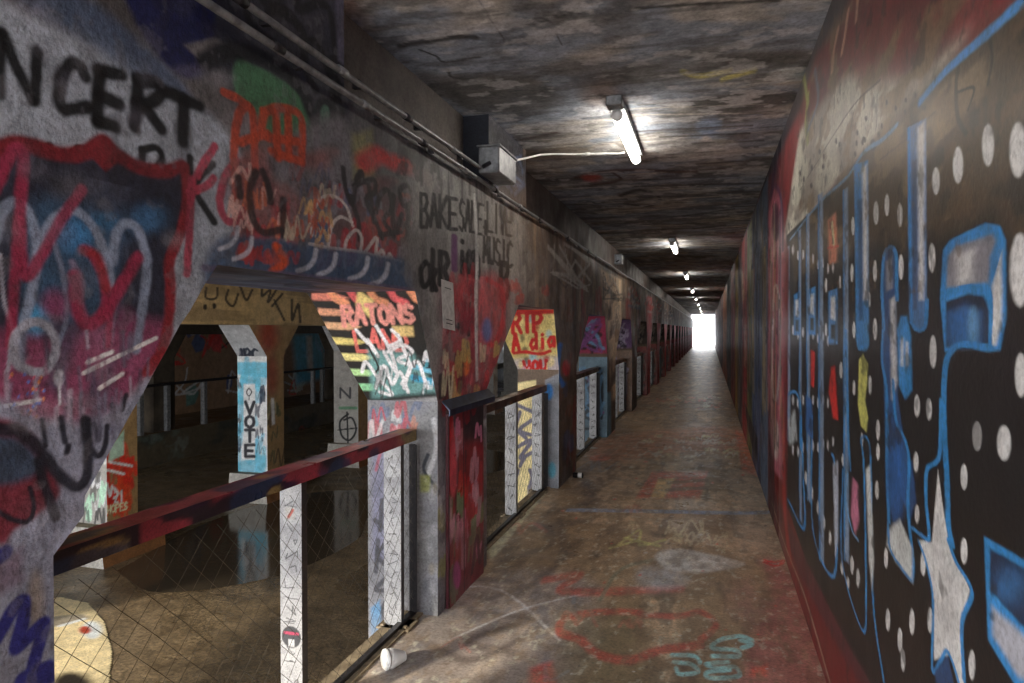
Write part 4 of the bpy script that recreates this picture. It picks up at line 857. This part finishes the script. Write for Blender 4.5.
# far walkway, its parapet and wall
XF = -11.0
SP = Paint(Plane((XF, 0, 0), (1, 0, 0), (1, 2)), k=1.6, ku=0.8)
SP.streaks((40, 46, 44), 1.2, 3, 0.45, 0.62, 0.8, 131)
SP.tags([(134, 438), (200, 428), (200, 450), (134, 465)], 8, [(110, 116, 110), (88, 100, 92)], 20, 2, 132, 0.6, 0.6)
SP.tags([(280, 425), (335, 420), (335, 440), (280, 445)], 5, [(120, 40, 34), (70, 66, 60)], 18, 2, 133, 0.7, 0.6)
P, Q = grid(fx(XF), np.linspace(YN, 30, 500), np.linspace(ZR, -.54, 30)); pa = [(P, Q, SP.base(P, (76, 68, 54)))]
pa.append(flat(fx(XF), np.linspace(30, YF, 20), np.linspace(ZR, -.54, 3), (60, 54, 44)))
pa.append(flat(lambda U, V: np.stack([V, U, np.full_like(U, -.54)], 1), np.linspace(YN, YF, 100), np.linspace(-12.9, XF, 8), (96, 76, 52)))
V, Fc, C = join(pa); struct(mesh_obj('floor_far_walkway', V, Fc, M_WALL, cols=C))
WP = Paint(Plane((-12.9, 0, 0), (1, 0, 0), (1, 2)), k=3.6, ku=0.9)
r = random.Random(31)
pal = [(150, 50, 48), (60, 90, 84), (130, 116, 60), (48, 60, 90), (150, 140, 130), (30, 30, 32), (120, 70, 50), (44, 104, 150)]
for i in range(60):
    cx, cz = r.uniform(4, 24), r.uniform(-.3, 1.9); s = r.uniform(.15, .5)
    WP.mpoly(np.array([(cx + s * math.cos(t) * r.uniform(.5, 1.2), cz + s * math.sin(t) * r.uniform(.5, 1.2)) for t in np.linspace(0, 6.28, 7)[:-1]]), r.choice(pal), .02, .9)
    WP.mstroke(spline([(cx + r.uniform(-.6, .6), cz + r.uniform(-.4, .4)) for _ in range(5)]), .05, r.choice([(24, 24, 26), (170, 166, 150), (150, 40, 36)]), .3, .9)
WP.poly([(292, 335), (322, 330), (326, 378), (296, 385)], (52, 116, 168), 4, .85); WP.poly([(306, 336), (312, 336), (313, 372), (308, 372)], (190, 196, 190), 2, .8)
P, Q = grid(fx(-12.9), np.linspace(4, 26, 700), np.linspace(-.54, 2.95, 120)); pa = [(P, Q, WP.base(P, (96, 76, 58)))]
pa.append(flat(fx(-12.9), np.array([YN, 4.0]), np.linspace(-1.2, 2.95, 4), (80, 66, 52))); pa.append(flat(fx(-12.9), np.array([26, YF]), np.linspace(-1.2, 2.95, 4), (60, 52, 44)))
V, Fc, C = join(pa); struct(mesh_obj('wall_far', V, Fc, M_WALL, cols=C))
# wall above the far walkway edge
pa = [flat(fx(XF), np.linspace(YN, YF, 80), np.linspace(1.5, 2.95, 5), (52, 44, 36)), flat(lambda U, V: np.stack([V, U, np.full_like(U, 1.5)], 1), np.linspace(YN, YF, 40), np.array([XF - .4, XF]), (50, 44, 36))]
V, Fc, C = join(pa); struct(mesh_obj('trim_far_beam', V, Fc, M_WALL, cols=C))

# centre row of pillars
def centre_pillar(y0, corner, f, h, side, label, group=None, wdt=.56, ln=.46, zs=(1.17, 1.68)):
    t = empty('road_pillar', (XV, y0, ZR)); tag(t, label, 'pillar', group)
    x0, x1 = XV - wdt, XV; zk, zt = zs; zf = ZR + .47
    lo = lambda z: y0 - (np.clip((z - zk) / (zt - zk), 0, 1)) * .45
    hi = lambda z: y0 + ln + (np.clip((z - zk) / (zt - zk), 0, 1)) * .45
    zl = np.linspace(zf, zk, 110); zh = np.linspace(zk, zt, 40); za = np.concatenate([zl, zh[1:]]); pa = []
    P, Q = grid(lambda U, V: np.stack([np.full_like(U, x1), lo(V) * (1 - U) + hi(V) * U, V], 1), np.linspace(0, 1, 30), za); pa.append((P, Q, side.base(P, (128, 104, 70))))
    P, Q = grid(lambda U, V: np.stack([x0 + (x1 - x0) * U, lo(V), V], 1), np.linspace(0, 1, 50), zl); pa.append((P, Q, f.base(P, (150, 146, 140))))
    P, Q = grid(lambda U, V: np.stack([x0 + (x1 - x0) * U, lo(V), V], 1), np.linspace(0, 1, 50), zh); pa.append((P, Q, h.base(P, (170, 170, 172))))
    pa.append(flat(lambda U, V: np.stack([x1 - (x1 - x0) * U, hi(V), V], 1), np.linspace(0, 1, 4), za, (70, 60, 48)))
    pa.append(flat(lambda U, V: np.stack([np.full_like(U, x0), hi(V) * (1 - U) + lo(V) * U, V], 1), np.linspace(0, 1, 4), za, (80, 68, 54)))
    V, Fc, C = join(pa); V = V - np.array([XV, y0, ZR]); mesh_obj('shaft', V, Fc, M_WALL, t, cols=C)
    pf = [flat(lambda U, V: np.stack([U, np.zeros_like(U) - .15, V], 1), np.linspace(-wdt - .1, .1, 10), np.linspace(0, .47, 8), (170, 166, 158), 1.6),
          flat(lambda U, V: np.stack([np.full_like(U, .1) , U, V], 1), np.linspace(-.15, ln + .35, 12), np.linspace(0, .47, 8), (128, 88, 54), 1.6),
          flat(lambda U, V: np.stack([U, V, np.full_like(U, .47)], 1), np.linspace(-wdt - .1, .1, 8), np.linspace(-.15, ln + .35, 8), (120, 108, 90), 1.6),
          flat(lambda U, V: np.stack([U, np.zeros_like(U) + ln + .35, V], 1), np.linspace(-wdt - .1, .1, 3), np.linspace(0, .47, 3), (90, 76, 60)),
          flat(lambda U, V: np.stack([np.full_like(U, -wdt - .1), U, V], 1), np.linspace(-.15, ln + .35, 3), np.linspace(0, .47, 3), (90, 76, 60))]
    V, Fc, C = join(pf); V = V.copy(); V[:, 0] += (V[:, 2] / .47) * (-.05) * np.sign(V[:, 0] + .25); mesh_obj('pedestal', V, Fc, M_WALL, t, cols=C); return t
def cpaints(y0, k=1.5): return noface(y0, k), Paint(haunch_plane(y0, y0 - .45, 1.17, 1.68), k=k), Paint(Plane((XV, 0, 0), (1, 0, 0), (1, 2)), k=1.9, ku=.8)
# VOTE pillar
f, h, s = cpaints(9.67)
f.poly([(230, 355), (270, 355), (270, 480), (230, 480)], (206, 214, 218), 1)
f.tags([(235, 366), (266, 366), (266, 472), (235, 472)], 22, [(92, 172, 198), (104, 184, 206)], 11, 4, 141, 0.9, 1.6)
f.poly([(234, 362), (268, 362), (268, 378), (234, 374)], (92, 172, 196), 1, .9); f.poly([(236, 462), (266, 455), (266, 476), (236, 476)], (92, 172, 196), 2, .8)
f.tags([(236, 385), (243, 385), (243, 450), (236, 450)], 7, [(34, 46, 66)], 6, 1.4, 142, .9, 1.6); f.tags([(256, 378), (265, 378), (265, 450), (256, 450)], 9, [(34, 46, 66)], 7, 1.4, 143, .9, 1.6)
f.poly([(243.5, 384), (255, 384), (255, 460), (243.5, 460)], (226, 226, 226), .6)
f.stroke([(249, 388), (246.5, 392), (249, 396), (251.6, 392), (249, 388)], 1.1, (40, 40, 44)); f.stroke([(249, 396), (249, 400)], 1, (40, 40, 44))
for ch, y in zip('VOTE', (402, 416, 430, 445)): f.text(ch, ((244.4, y), (255.6, y), (255.6, y + 11.5), (244.4, y + 11.5)), 3.3, (40, 40, 46), .3, 1, 0, rough=0)
h.tags([(236, 350), (262, 350), (262, 360), (236, 360)], 3, [(50, 54, 66)], 12, 1.8, 144); h.text('JPC', ((236, 349), (258, 349), (260, 360), (238, 360)), 2.2, (46, 50, 62))
s.ell(268, 335, 10, 18, (138, 54, 38), 0.8, 0.9); s.ell(272, 375, 6, 20, (126, 48, 38), 0.9, .7)
s.tags([(270, 400), (282, 400), (282, 470), (270, 470)], 10, [(60, 70, 50), (40, 34, 28), (160, 150, 120)], 8, 1.8, 145, .8, 1.6); s.poly([(271, 398), (274, 398), (275, 424), (272, 425)], (196, 196, 196), .8)
centre_pillar(9.67, 266, f, h, s, 'road pillar painted blue and white with vertical VOTE sign')
f, h, s = cpaints(6.56)
f.tags([(80, 440), (106, 440), (106, 520), (80, 520)], 26, [(30, 30, 32), (236, 232, 224), (170, 220, 180)], 12, 2, 146, .95, 1.4)
s.tags([(104, 445), (134, 450), (134, 512), (104, 512)], 34, [(186, 40, 28), (196, 62, 34), (170, 34, 28)], 13, 3.4, 147, .9, 1.5)
s.poly([(110, 448), (124, 430), (124, 455), (108, 462)], (150, 206, 166), 1, .9)
for q in ([(110, 462), (132, 466)], [(107, 470), (124, 474)], [(107, 484), (110, 496), (112, 486)], [(114, 488), (118, 494), (114, 498)]): s.stroke(q, 2.6, (220, 212, 196), .4)
s.text('21', ((114, 490), (124, 491), (124, 503), (114, 502)), 1.8, (226, 220, 206)); s.text('HOPES', ((107, 506), (128, 502), (128, 509), (107, 514)), 1.5, (214, 200, 150))
centre_pillar(6.56, 104, f, h, s, 'road pillar with red scrawl and HOPES lettering, left of the VOTE pillar')
f, h, s = cpaints(12.7)
f.text('N', ((339, 388), (352, 388), (352, 398), (339, 398)), 2, (60, 60, 64)); f.stroke([(340, 408), (356, 408)], 3, (90, 130, 100)); f.stroke([(348, 414), (340, 422), (342, 436), (350, 440), (356, 430), (352, 418), (344, 420)], 2, (28, 28, 30)); f.stroke([(347, 412), (348, 444)], 1.6, (28, 28, 30)); f.stroke([(338, 430), (357, 428)], 1.4, (28, 28, 30))
h.stroke([(336, 352), (345, 362), (356, 360)], 2.4, (30, 30, 34))
centre_pillar(12.7, 358, f, h, s, 'pale road pillar with black circle scribble, behind the striped haunch')
plab = ['road pillar mostly hidden behind the RATONS haunch', 'road pillar glimpsed between the second and third walkway pillars']
for i in range(16):
    y0 = 15.8 + 3.06 * i
    if i == 0:
        f, h, s = cpaints(y0); base_c = centre_pillar(y0, 0, f, h, s, 'unlit road pillar in the far run of the centre row', 'far road pillars')
    else: c = copy_tree(base_c); c.location.y = y0
# the pillar nearest the mouth of the tunnel
c = copy_tree(base_c); c.location.y = 3.4; c['label'] = 'road pillar nearest the near mouth of the tunnel'; del c['group']

# far row: slim posts with top rail along the far walkway
fp = empty('far_railing', (XF - .08, 0, -.54)); tag(fp, 'dark railing with pale posts on the far walkway', 'railing')
m = MB().box(-.03, .03, 4, 40, .96, 1.02); m.build('top_rail', M_IRON, fp)
for x, y in ((140, 400), (167, 400), (204, 400), (313, 385), (322, 385)):
    d = ray(x, y); tpar = (XF - .08) / d[0]; yy_ = d[1] * tpar
    MB().box(-.05, .05, yy_ - .05, yy_ + .05, 0, .96).build('post', M_GALV, fp)
for i, yc in enumerate((7.4, 11.4, 15.0, 18.6)):
    m = MB(); m.prism([(yc, 1.5), (yc + .35, 1.0), (yc + .35, ZR), (yc + .95, ZR), (yc + .95, 1.0), (yc + 1.3, 1.5)], 0, XF - .45, XF - .12)
    o = m.build('far_pillar', M_DARKC); tag(o, ['dark pillar on the far walkway seen left of the HOPES pillar', 'dark pillar on the far walkway between the HOPES and VOTE pillars', 'dark pillar on the far walkway just right of the VOTE pillar', 'dark pillar on the far walkway right of the pale scribbled pillar'][i], 'pillar')

# pale flat patch of colour and puddle on the road
def blob(cx, cy, rx, ry, z, n=40, seed=1, jag=.15):
    rr = random.Random(seed); return [(cx + rx * math.cos(t) * (1 + jag * rr.uniform(-1, 1)), cy + ry * math.sin(t) * (1 + jag * rr.uniform(-1, 1)), z) for t in np.linspace(0, 2 * math.pi, n, endpoint=False)]
m_w, nt, b = nodes('puddle_water'); b.inputs['Base Color'].default_value = (.075, .058, .04, 1); b.inputs['Roughness'].default_value = .11; b.inputs['Specular IOR Level'].default_value = .6
nz = add_noise(nt, 6, 3); bp = nt.nodes.new('ShaderNodeBump'); bp.inputs['Strength'].default_value = .12; bp.inputs['Distance'].default_value = .01; nt.links.new(nz.outputs['Fac'], bp.inputs['Height']); nt.links.new(bp.outputs[0], b.inputs['Normal'])
V = [(x, y, ZR + .004) for x, y in spline([(-6.6, 6.4), (-5.6, 6.0), (-4.7, 6.8), (-4.5, 8.2), (-4.9, 9.4), (-4.6, 10.4), (-5.6, 10.9), (-6.7, 10.2), (-7.0, 8.4), (-6.6, 6.4)], 6)[:-1]]; o = mesh_obj('puddle', V, [tuple(range(len(V)))], m_w); tag(o, 'shallow puddle on the road reflecting the VOTE pillar', 'puddle')
V = [(x, y, ZR + .004) for x, y in spline([(-6.4, 12.2), (-5.2, 11.8), (-4.1, 12.8), (-3.9, 14.4), (-5.0, 15.3), (-6.3, 14.6), (-6.7, 13.2), (-6.4, 12.2)], 6)[:-1]]; o = mesh_obj('puddle', V, [tuple(range(len(V)))], m_w); tag(o, 'dark puddle on the road behind the striped haunch pillar', 'puddle')
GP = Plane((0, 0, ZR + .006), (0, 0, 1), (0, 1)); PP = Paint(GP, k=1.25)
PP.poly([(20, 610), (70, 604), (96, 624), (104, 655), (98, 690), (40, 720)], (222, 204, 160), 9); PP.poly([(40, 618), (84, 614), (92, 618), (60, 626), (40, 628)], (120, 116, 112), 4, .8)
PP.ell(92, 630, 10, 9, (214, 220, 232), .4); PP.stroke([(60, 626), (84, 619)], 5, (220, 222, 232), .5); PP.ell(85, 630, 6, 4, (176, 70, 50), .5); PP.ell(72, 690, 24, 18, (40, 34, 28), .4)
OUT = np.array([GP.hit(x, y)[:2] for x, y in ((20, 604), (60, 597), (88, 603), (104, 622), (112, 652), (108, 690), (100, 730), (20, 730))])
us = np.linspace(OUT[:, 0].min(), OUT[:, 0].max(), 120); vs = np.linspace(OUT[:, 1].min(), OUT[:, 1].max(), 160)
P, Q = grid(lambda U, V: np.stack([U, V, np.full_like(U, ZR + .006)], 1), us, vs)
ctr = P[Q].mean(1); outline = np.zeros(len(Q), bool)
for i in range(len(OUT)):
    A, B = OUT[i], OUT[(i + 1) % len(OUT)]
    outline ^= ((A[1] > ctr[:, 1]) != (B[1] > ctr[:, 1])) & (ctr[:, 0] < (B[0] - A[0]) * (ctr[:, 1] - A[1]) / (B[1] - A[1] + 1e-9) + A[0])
o = mesh_obj('cream_patch', P, Q[outline], M_WALL, cols=PP.base(P, (206, 190, 150))); tag(o, 'cream patch with white and red mark on the road below the railing', 'painted patch')

# ------------------------------------------------------------------ guard rails
XG = -1.58
M_RAIL = None
def rail_paint(L, near):
    p = Paint(Plane((0, 0, 1.035), (0, 0, 1), (0, 1)), k=1.5)
    r = random.Random(61); n = int(L / .02)
    parts = []
    for (fn, bc) in ((lambda U, V: np.stack([-.09 + .10 * V, U, np.full_like(U, 1.045)], 1), 0), (lambda U, V: np.stack([np.full_like(U, .01), U, .985 + .06 * V], 1), 1), (lambda U, V: np.stack([-.09 + .10 * V, U, np.full_like(U, .985)], 1), 2), (lambda U, V: np.stack([np.full_like(U, -.09), U, .985 + .06 * V], 1), 2)):
        P, Q = grid(fn, np.linspace(0, L, n), np.linspace(0, 1, 7)); base = lin((158, 74, 82) if bc == 0 and near else (60, 46, 40) if not near else (42, 30, 38)) * 1.3
        c = np.tile(base, (len(P), 1)); f = fbm(P[:, 1] * 9, P[:, 0] * 30 + P[:, 2] * 30, 71, 3)[:, None]
        pal = [(150, 130, 80), (60, 30, 60), (160, 60, 70), (40, 60, 90)] if near else [(130, 96, 50), (40, 34, 30), (90, 60, 44)]
        for i, cc in enumerate(pal):
            g = fbm(P[:, 1] * 5 + 40 * i, P[:, 0] * 10 + P[:, 2] * 10, 80 + i, 2)[:, None]; m = smooth((g - .56) / .06) * .75; c = c * (1 - m) + lin(cc) * 1.3 * m
        parts.append((P, Q, c * (.7 + .6 * f)))
    return join(parts)
def post_mesh(near, seed):
    """flat white post 10 cm wide, its face towards the near mouth written over"""
    r = random.Random(seed); parts = []
    f = Paint(Plane((0, 0, 0), (0, 1, 0), (0, 2)), k=.62)
    f.streaks((150, 150, 156), 9, 9, .5, .65, .6, 151)
    for i in range(16 if near else 9):
        z = .06 + i * (.056 if near else .1); f.mstroke(np.array([(r.uniform(-.035, .035), z + r.uniform(-.02, .03)) for _ in range(4)]), .004 if near else .008, r.choice([(40, 40, 44), (60, 60, 66)]), .4, .9)
    if near == 1:
        t = np.linspace(0, 6.28, 20)[:-1]
        f.mpoly(np.stack([.045 * np.cos(t) , .35 + .045 * np.sin(t)], 1), (66, 66, 72), .003); f.mstroke(np.array([(-.03, .365), (.03, .365)]), .012, (214, 70, 110), .3); f.mpoly(np.array([(-.014, .31), (.014, .31), (.014, .34), (-.014, .34)]), (220, 220, 222), .002)
        f.mpoly(np.array([(-.025, .83), (.02, .83), (.02, .88), (-.025, .88)]), (200, 196, 190), .003); f.mstroke(np.array([(-.01, .84), (.01, .87)]), .012, (190, 70, 50), .3)
    P, Q = grid(lambda U, V: np.stack([U, np.full_like(U, -.02), V], 1), np.linspace(-.05, .05, 36), np.linspace(0.012, .985, 260)); parts.append((P, Q, f.base(P, (206, 206, 208))))
    for fn in (lambda U, V: np.stack([np.full_like(U, .05), U, V], 1), lambda U, V: np.stack([np.full_like(U, -.05), U, V], 1)):
        P, Q = grid(fn, np.array([-.02, .02]), np.linspace(0.012, .985, 20)); parts.append((P, Q, np.tile(lin((70, 66, 64)), (len(P), 1))))
    P, Q = grid(lambda U, V: np.stack([U, np.full_like(U, .02), V], 1), np.array([-.05, .05]), np.linspace(0.012, .985, 20)); parts.append((P, Q, np.tile(lin((150, 150, 152)), (len(P), 1))))
    return join(parts)
def net_mesh(L, z0=.04, z1=.95, s=.105, rad=.0010):
    m = MB(); r = random.Random(8); H = z1 - z0
    for sg in (1, -1):
        k = -H
        while k < L:
            a, b = max(k, 0), min(k + H, L)
            if b - a > .03:
                n = max(2, int((b - a) / .12)); pts = []
                for i in range(n + 1):
                    y = a + (b - a) * i / n; z = z0 + (y - k) if sg > 0 else z1 - (y - k)
                    pts.append((r.uniform(-.004, .004), y + r.uniform(-.004, .004), z))
                m.tube(pts, rad, 4, False)
            k += s * (1 if sg > 0 else 1)
    # knots
    return m
def guard(y0, y1, i):
    t = empty('guardrail', (XG, y0, 0)); L = y1 - y0
    V, Fc, C = rail_paint(L, i == 0); mesh_obj('top_rail', V, Fc, M_PSTEEL, t, cols=C)
    for j, yy in enumerate((L * .52, L - .16)):
        V, Fc, C = post_mesh(1 if (i == 0 and j == 0) else (2 if i == 0 else 0), 300 + i * 5 + j); o = mesh_obj('post', V, Fc, M_PSTEEL, t, cols=C); o.location = (-.05, yy, 0)
        MB().box(-.13, .06, yy - .06, yy + .08, 0, .012, .003).box(-.11, -.09, yy - .045, yy - .025, .012, .022).box(.02, .04, yy - .045, yy - .025, .012, .022).build('base_plate', M_CURB, t)
    fr = MB().box(-.02, .01, 0, L, .014, .034).box(-.02, .01, .004, .024, .034, .965).box(-.02, .01, L - .03, L - .01, .034, .965).box(.016, .03, L - .05, L - .036, .034, .965)
    fr.build('mesh_frame', M_IRON, t)
    net_mesh(L).build('wire_net', M_WIRE, t)
    return t
g = guard(1.27, 3.55, 0); tag(g, 'nearest guardrail with multicoloured red rail and wire net beside the shield pillar', 'guardrail')
g = guard(4.5, 6.78, 1); tag(g, 'second guardrail with tan rail, between the red panel and the RIP pillar', 'guardrail')
g0 = guard(7.78, 10.2, 2); tag(g0, 'third guardrail with dark bowed rail just beyond the RIP pillar', 'guardrail')
for i in range(1, 18):
    y = 7.78 + 3.43 * i
    if y > YF - 4: break
    c = copy_tree(g0); c.location.y = y
    tag(c, 'guardrail beyond the crimson haunch pillar' if i == 1 else 'guardrail beyond the purple haunch pillar' if i == 2 else 'small dim guardrail in the far run of the walkway', 'guardrail', None if i < 3 else 'far guardrails')
    if i >= 3: c['group'] = 'far guardrails'
# curb strip under the rails
struct(MB().box(XE, XE + .14, YN, YF, 0, .012).build('trim_curb', M_CURB))

# red sheet metal cover on the second pillar with its bent cap
RPn = Paint(Plane((-1.43, 0, 0), (1, 0, 0), (1, 2)), k=2.6)
RPn.poly([(440, 390), (490, 380), (490, 440), (440, 445)], (36, 28, 32), 6, .9)
RPn.poly([(440, 380), (495, 370), (495, 425), (440, 440)], (30, 24, 28), 6, .9)
RPn.tags([(446, 415), (481, 405), (481, 560), (448, 590)], 60, [(150, 30, 34), (130, 34, 40), (96, 22, 30), (186, 96, 120), (40, 30, 34), (90, 110, 80), (178, 120, 130)], 11, 3.2, 161, .9, 3.2)
RPn.ell(452, 470, 4, 28, (214, 60, 70), .5); RPn.ell(456, 575, 4, 14, (170, 60, 130), .5); RPn.stroke([(463, 410), (464, 590)], 1.4, (60, 20, 26), .4); RPn.poly([(440, 540), (490, 520), (490, 600), (440, 640)], (92, 60, 64), 8, .5)
cov = empty('metal_cover', (-1.43, 3.68, 0)); tag(cov, 'red and black painted sheet metal cover on the pillar between the first two guardrails', 'metal cover')
P, Q = grid(lambda U, V: np.stack([np.full_like(U, -1.425) + .003 * np.sin(U * 9), U, V], 1), np.linspace(3.68, 4.30, 110), np.linspace(.0, 1.12, 260))
pa = [(P, Q, RPn.base(P, (104, 28, 34)))]
for Y in (3.68, 4.30): pa.append(flat(lambda U, V: np.stack([U, np.full_like(U, Y), V], 1), np.array([-1.446, -1.427]), np.linspace(0, 1.12, 5), (60, 24, 30)))
V, Fc, C = join(pa); mesh_obj('panel', V - np.array([-1.43, 3.68, 0]), Fc, M_PSTEEL, cov, cols=C)
M_CAP = plain('blue_black_cap', (22, 26, 40), (54, 66, 92), 14, .35, .3)
m = MB(); m.prism([(-.018, 1.20), (.03, 1.15), (.03, 1.115), (.024, 1.115), (.024, 1.145), (-.018, 1.19)], 1, -.05, .8)
m.V = [(x, y, z) for x, y, z in m.V]; m.build('cap', M_CAP, cov)

# ------------------------------------------------------------------ lamps, conduits, boxes
def lamp(i, y):
    t = empty('tube_lamp', (-.58, y, ZC)); lit = True
    MB().box(-.05, .05, -.62, .62, -.04, 0, .003).build('housing', M_GALV, t)
    MB().tube([(0, -.6, -.075), (0, .6, -.075)], .036, 16).build('tube_cover', M_TUBE, t, True)
    for q in (-.61, .61): MB().tube([(0, q - .012, -.075), (0, q + .012, -.075)], .038, 16).build('end_cap', M_WHITE, t, True)
    MB().box(-.05, .05, -.78, -.66, -.06, 0, .006).build('junction_box', M_GALV, t)
    return t
names = ['nearest lit tube lamp, the long bright bar on the ceiling', 'second lit tube lamp along the walkway ceiling', 'third lit tube lamp, small with glare, along the ceiling']
l0 = lamp(0, 5.13); tag(l0, names[0], 'lamp')
for i, y in enumerate((12.1, 18.6, 25.5, 32.3, 39.2, 46, 53, 60, -0.6)):  # last one is unseen, set nearer than the spacing to brighten the walls
    c = copy_tree(l0); c.location.y = y
    tag(c, names[i + 1] if i < 2 else 'unseen tube lamp behind the viewpoint, set close to brighten the near walls' if y < 0 else 'tiny lit ceiling lamp in the far run of the walkway', 'lamp')
    if 2 <= i < 8: c['group'] = 'far ceiling lamps'
for i, y in enumerate((1.0, 7.5, 14.0, 20.5)):  # unseen lamps added over the road to brighten it and the centre beam
    c = copy_tree(l0); c.name = 'added_road_lamp'; c.location = (-4.2, y, 2.95)
    tag(c, 'added unseen tube lamp under the road slab, brightening the road side', 'lamp', 'added road lamps')
for j, (z, x, y1, lab) in enumerate(((2.625, -1.415, 4.18, 'upper metal conduit on the left beam, ending at the grey box'), (2.555, -1.42, YF - 2, 'lower metal conduit running the whole left beam'))):
    t = empty('conduit', (x + .012, YN, z)); tag(t, lab, 'conduit')
    pts = [(0, y - YN, .004 * math.sin(y * 1.9 + j)) for y in np.arange(YN, y1 + .01, .35)]
    MB().tube(pts, .0135, 10).build('pipe', M_GALV, t, True)
    for k in range(7 if j == 0 else 14):
        yk = .6 + k * .62 + j * .2 - YN
        if yk + YN < y1: MB().tube([(0, yk - .03, 0), (0, yk + .03, 0)], .0175, 10).build('coupling', M_GALV if k % 2 else M_IRON, t, True)
        if yk + YN < y1: MB().box(-.032, 0, yk + .14, yk + .16, -.018, .018).build('clamp', M_IRON, t)
bx = empty('electrical_box', (-1.33, 4.42, 2.69)); tag(bx, 'grey electrical box at the end of the upper conduit', 'electrical box')
MB().box(-.1, .04, -.2, .2, -.085, .085, .008).build('body', M_GALV, bx); MB().box(-.11, .05, -.21, .21, .083, .095, .003).build('lid', M_GALV, bx); MB().tube([(-.02, -.2, -.02), (-.06, -.23, -.05)], .014, 8).build('connector', M_IRON, bx)
bx2 = copy_tree(bx); bx2.location = (-1.33, 10.8, 2.69); bx2.scale = (.8, .5, .8); bx2['label'] = 'small electrical box on the left beam above the crimson haunch pillar'
t = empty('lamp_cable', (-1.35, 5.2, 2.72)); tag(t, 'thin white conduit crossing the ceiling from the grey box to the nearest lamp', 'conduit')
MB().tube([(-.05, -.56, .07), (-.05, -.3, .12), (-.05, -.1, .18), (-.04, .1, .24), (.02, .3, .31), (.10, .4, .334), (.3, .46, .334), (.55, .5, .334), (.62, .52, .334), (.68, .5, .334)], .009, 8).build('pipe', M_WHITE, t, True)
MB().tube([(.36, .47, .334), (.40, .475, .334)], .014, 8).build('coupling', M_WHITE, t, True)

# ------------------------------------------------------------------ flyer and litter
t = empty('paper_flyer', (XW + .004, 4.0, 2.0))
fl = Plane((XW + .004, 0, 0), (1, 0, 0), (1, 2)); c1 = [fl.hit(*q) for q in ((441, 279), (453, 283), (455, 331), (443, 328))]
cc = sum(c1) / 4; t.location = cc; V = [tuple(q - cc) for q in c1] + [tuple(q - cc + np.array([.0015, 0, 0])) for q in c1]
mesh_obj('sheet', V, [(0, 1, 2, 3), (7, 6, 5, 4), (0, 4, 5, 1), (1, 5, 6, 2), (2, 6, 7, 3), (3, 7, 4, 0)], M_PAPER, t)
for k, zf in enumerate((.85, .12, .2)):
    a = np.array(V[3]) * (1 - zf) + np.array(V[0]) * zf; b_ = np.array(V[2]) * (1 - zf) + np.array(V[1]) * zf
    p0, p1 = a * .75 + b_ * .25, a * .25 + b_ * .75; p0[0] += .003; p1[0] += .003
    MB().tube([p0, p1], .0025, 4).build('printed_line', M_IRON, t)
tag(t, 'white paper flyer pasted under the BAKE SALE letters', 'flyer')
GF = Plane((0, 0, 0), (0, 0, 1), (0, 1))
p = GF.hit(383, 672)
t = empty('paper_cup', (p[0], p[1] + .03, .036)); tag(t, 'small white cup lying on the walkway near the first guardrail', 'cup')
prof = [(0, .0), (.030, .0), (.036, .008), (.038, .02), (.034, .035), (.026, .058), (.021, .072), (.019, .078), (0, .078)]
V = []; Fc = []; n = 24
for (rr, hh) in prof[1:-1]: V += [(rr * math.cos(2 * math.pi * j / n), hh, rr * math.sin(2 * math.pi * j / n)) for j in range(n)]
for i in range(len(prof) - 3): Fc += [(i * n + j, i * n + (j + 1) % n, (i + 1) * n + (j + 1) % n, (i + 1) * n + j) for j in range(n)]
Fc += [tuple(range(n)), tuple(reversed(range((len(prof) - 3) * n, (len(prof) - 2) * n)))]
o = mesh_obj('body', V, Fc, M_WHITE, t, smooth_=True); MB().tube([(0, -.004, 0), (0, .006, 0)], .0385, 24).build('lid', M_WHITE, t, True); t.rotation_euler = (math.radians(-6), 0, math.radians(-38)); t.scale = (1.25, 1.25, 1.25); t.location.z = .045
p = GF.hit(578, 478); t = empty('crushed_can', (p[0], p[1], .03)); tag(t, 'small black can with white end lying by the second guardrail end', 'can')
MB().tube([(-.055, 0, 0), (-.05, 0, 0), (.05, 0, 0), (.055, 0, 0)], [.024, .03, .03, .024], 14).build('body', M_BLACKP, t, True); MB().tube([(.0, 0, 0), (.045, 0, 0)], .0306, 14).build('label_band', M_WHITE, t, True)
for i, (x, y, sx) in enumerate(((472, 527, .03), (386, 447, .05), (590, 448, .09))):
    if i == 1: continue
    p = GF.hit(x, y); rr = random.Random(i)
    m = MB(); pr = [(p[0] + sx * math.cos(a) * rr.uniform(.7, 1.2), p[1] + sx * 1.2 * math.sin(a) * rr.uniform(.6, 1.1)) for a in np.linspace(0, 6.28, 8)[:-1]]
    m.prism(pr, 2, 0.001, .006); o = m.build('paper_scrap', M_PAPER); tag(o, 'tiny white paper scrap lying beside the red metal cover' if i == 0 else 'flat white paper scrap by the third guardrail', 'paper scrap')
for i, (x, y) in enumerate(((362, 648), (408, 640))):
    pass
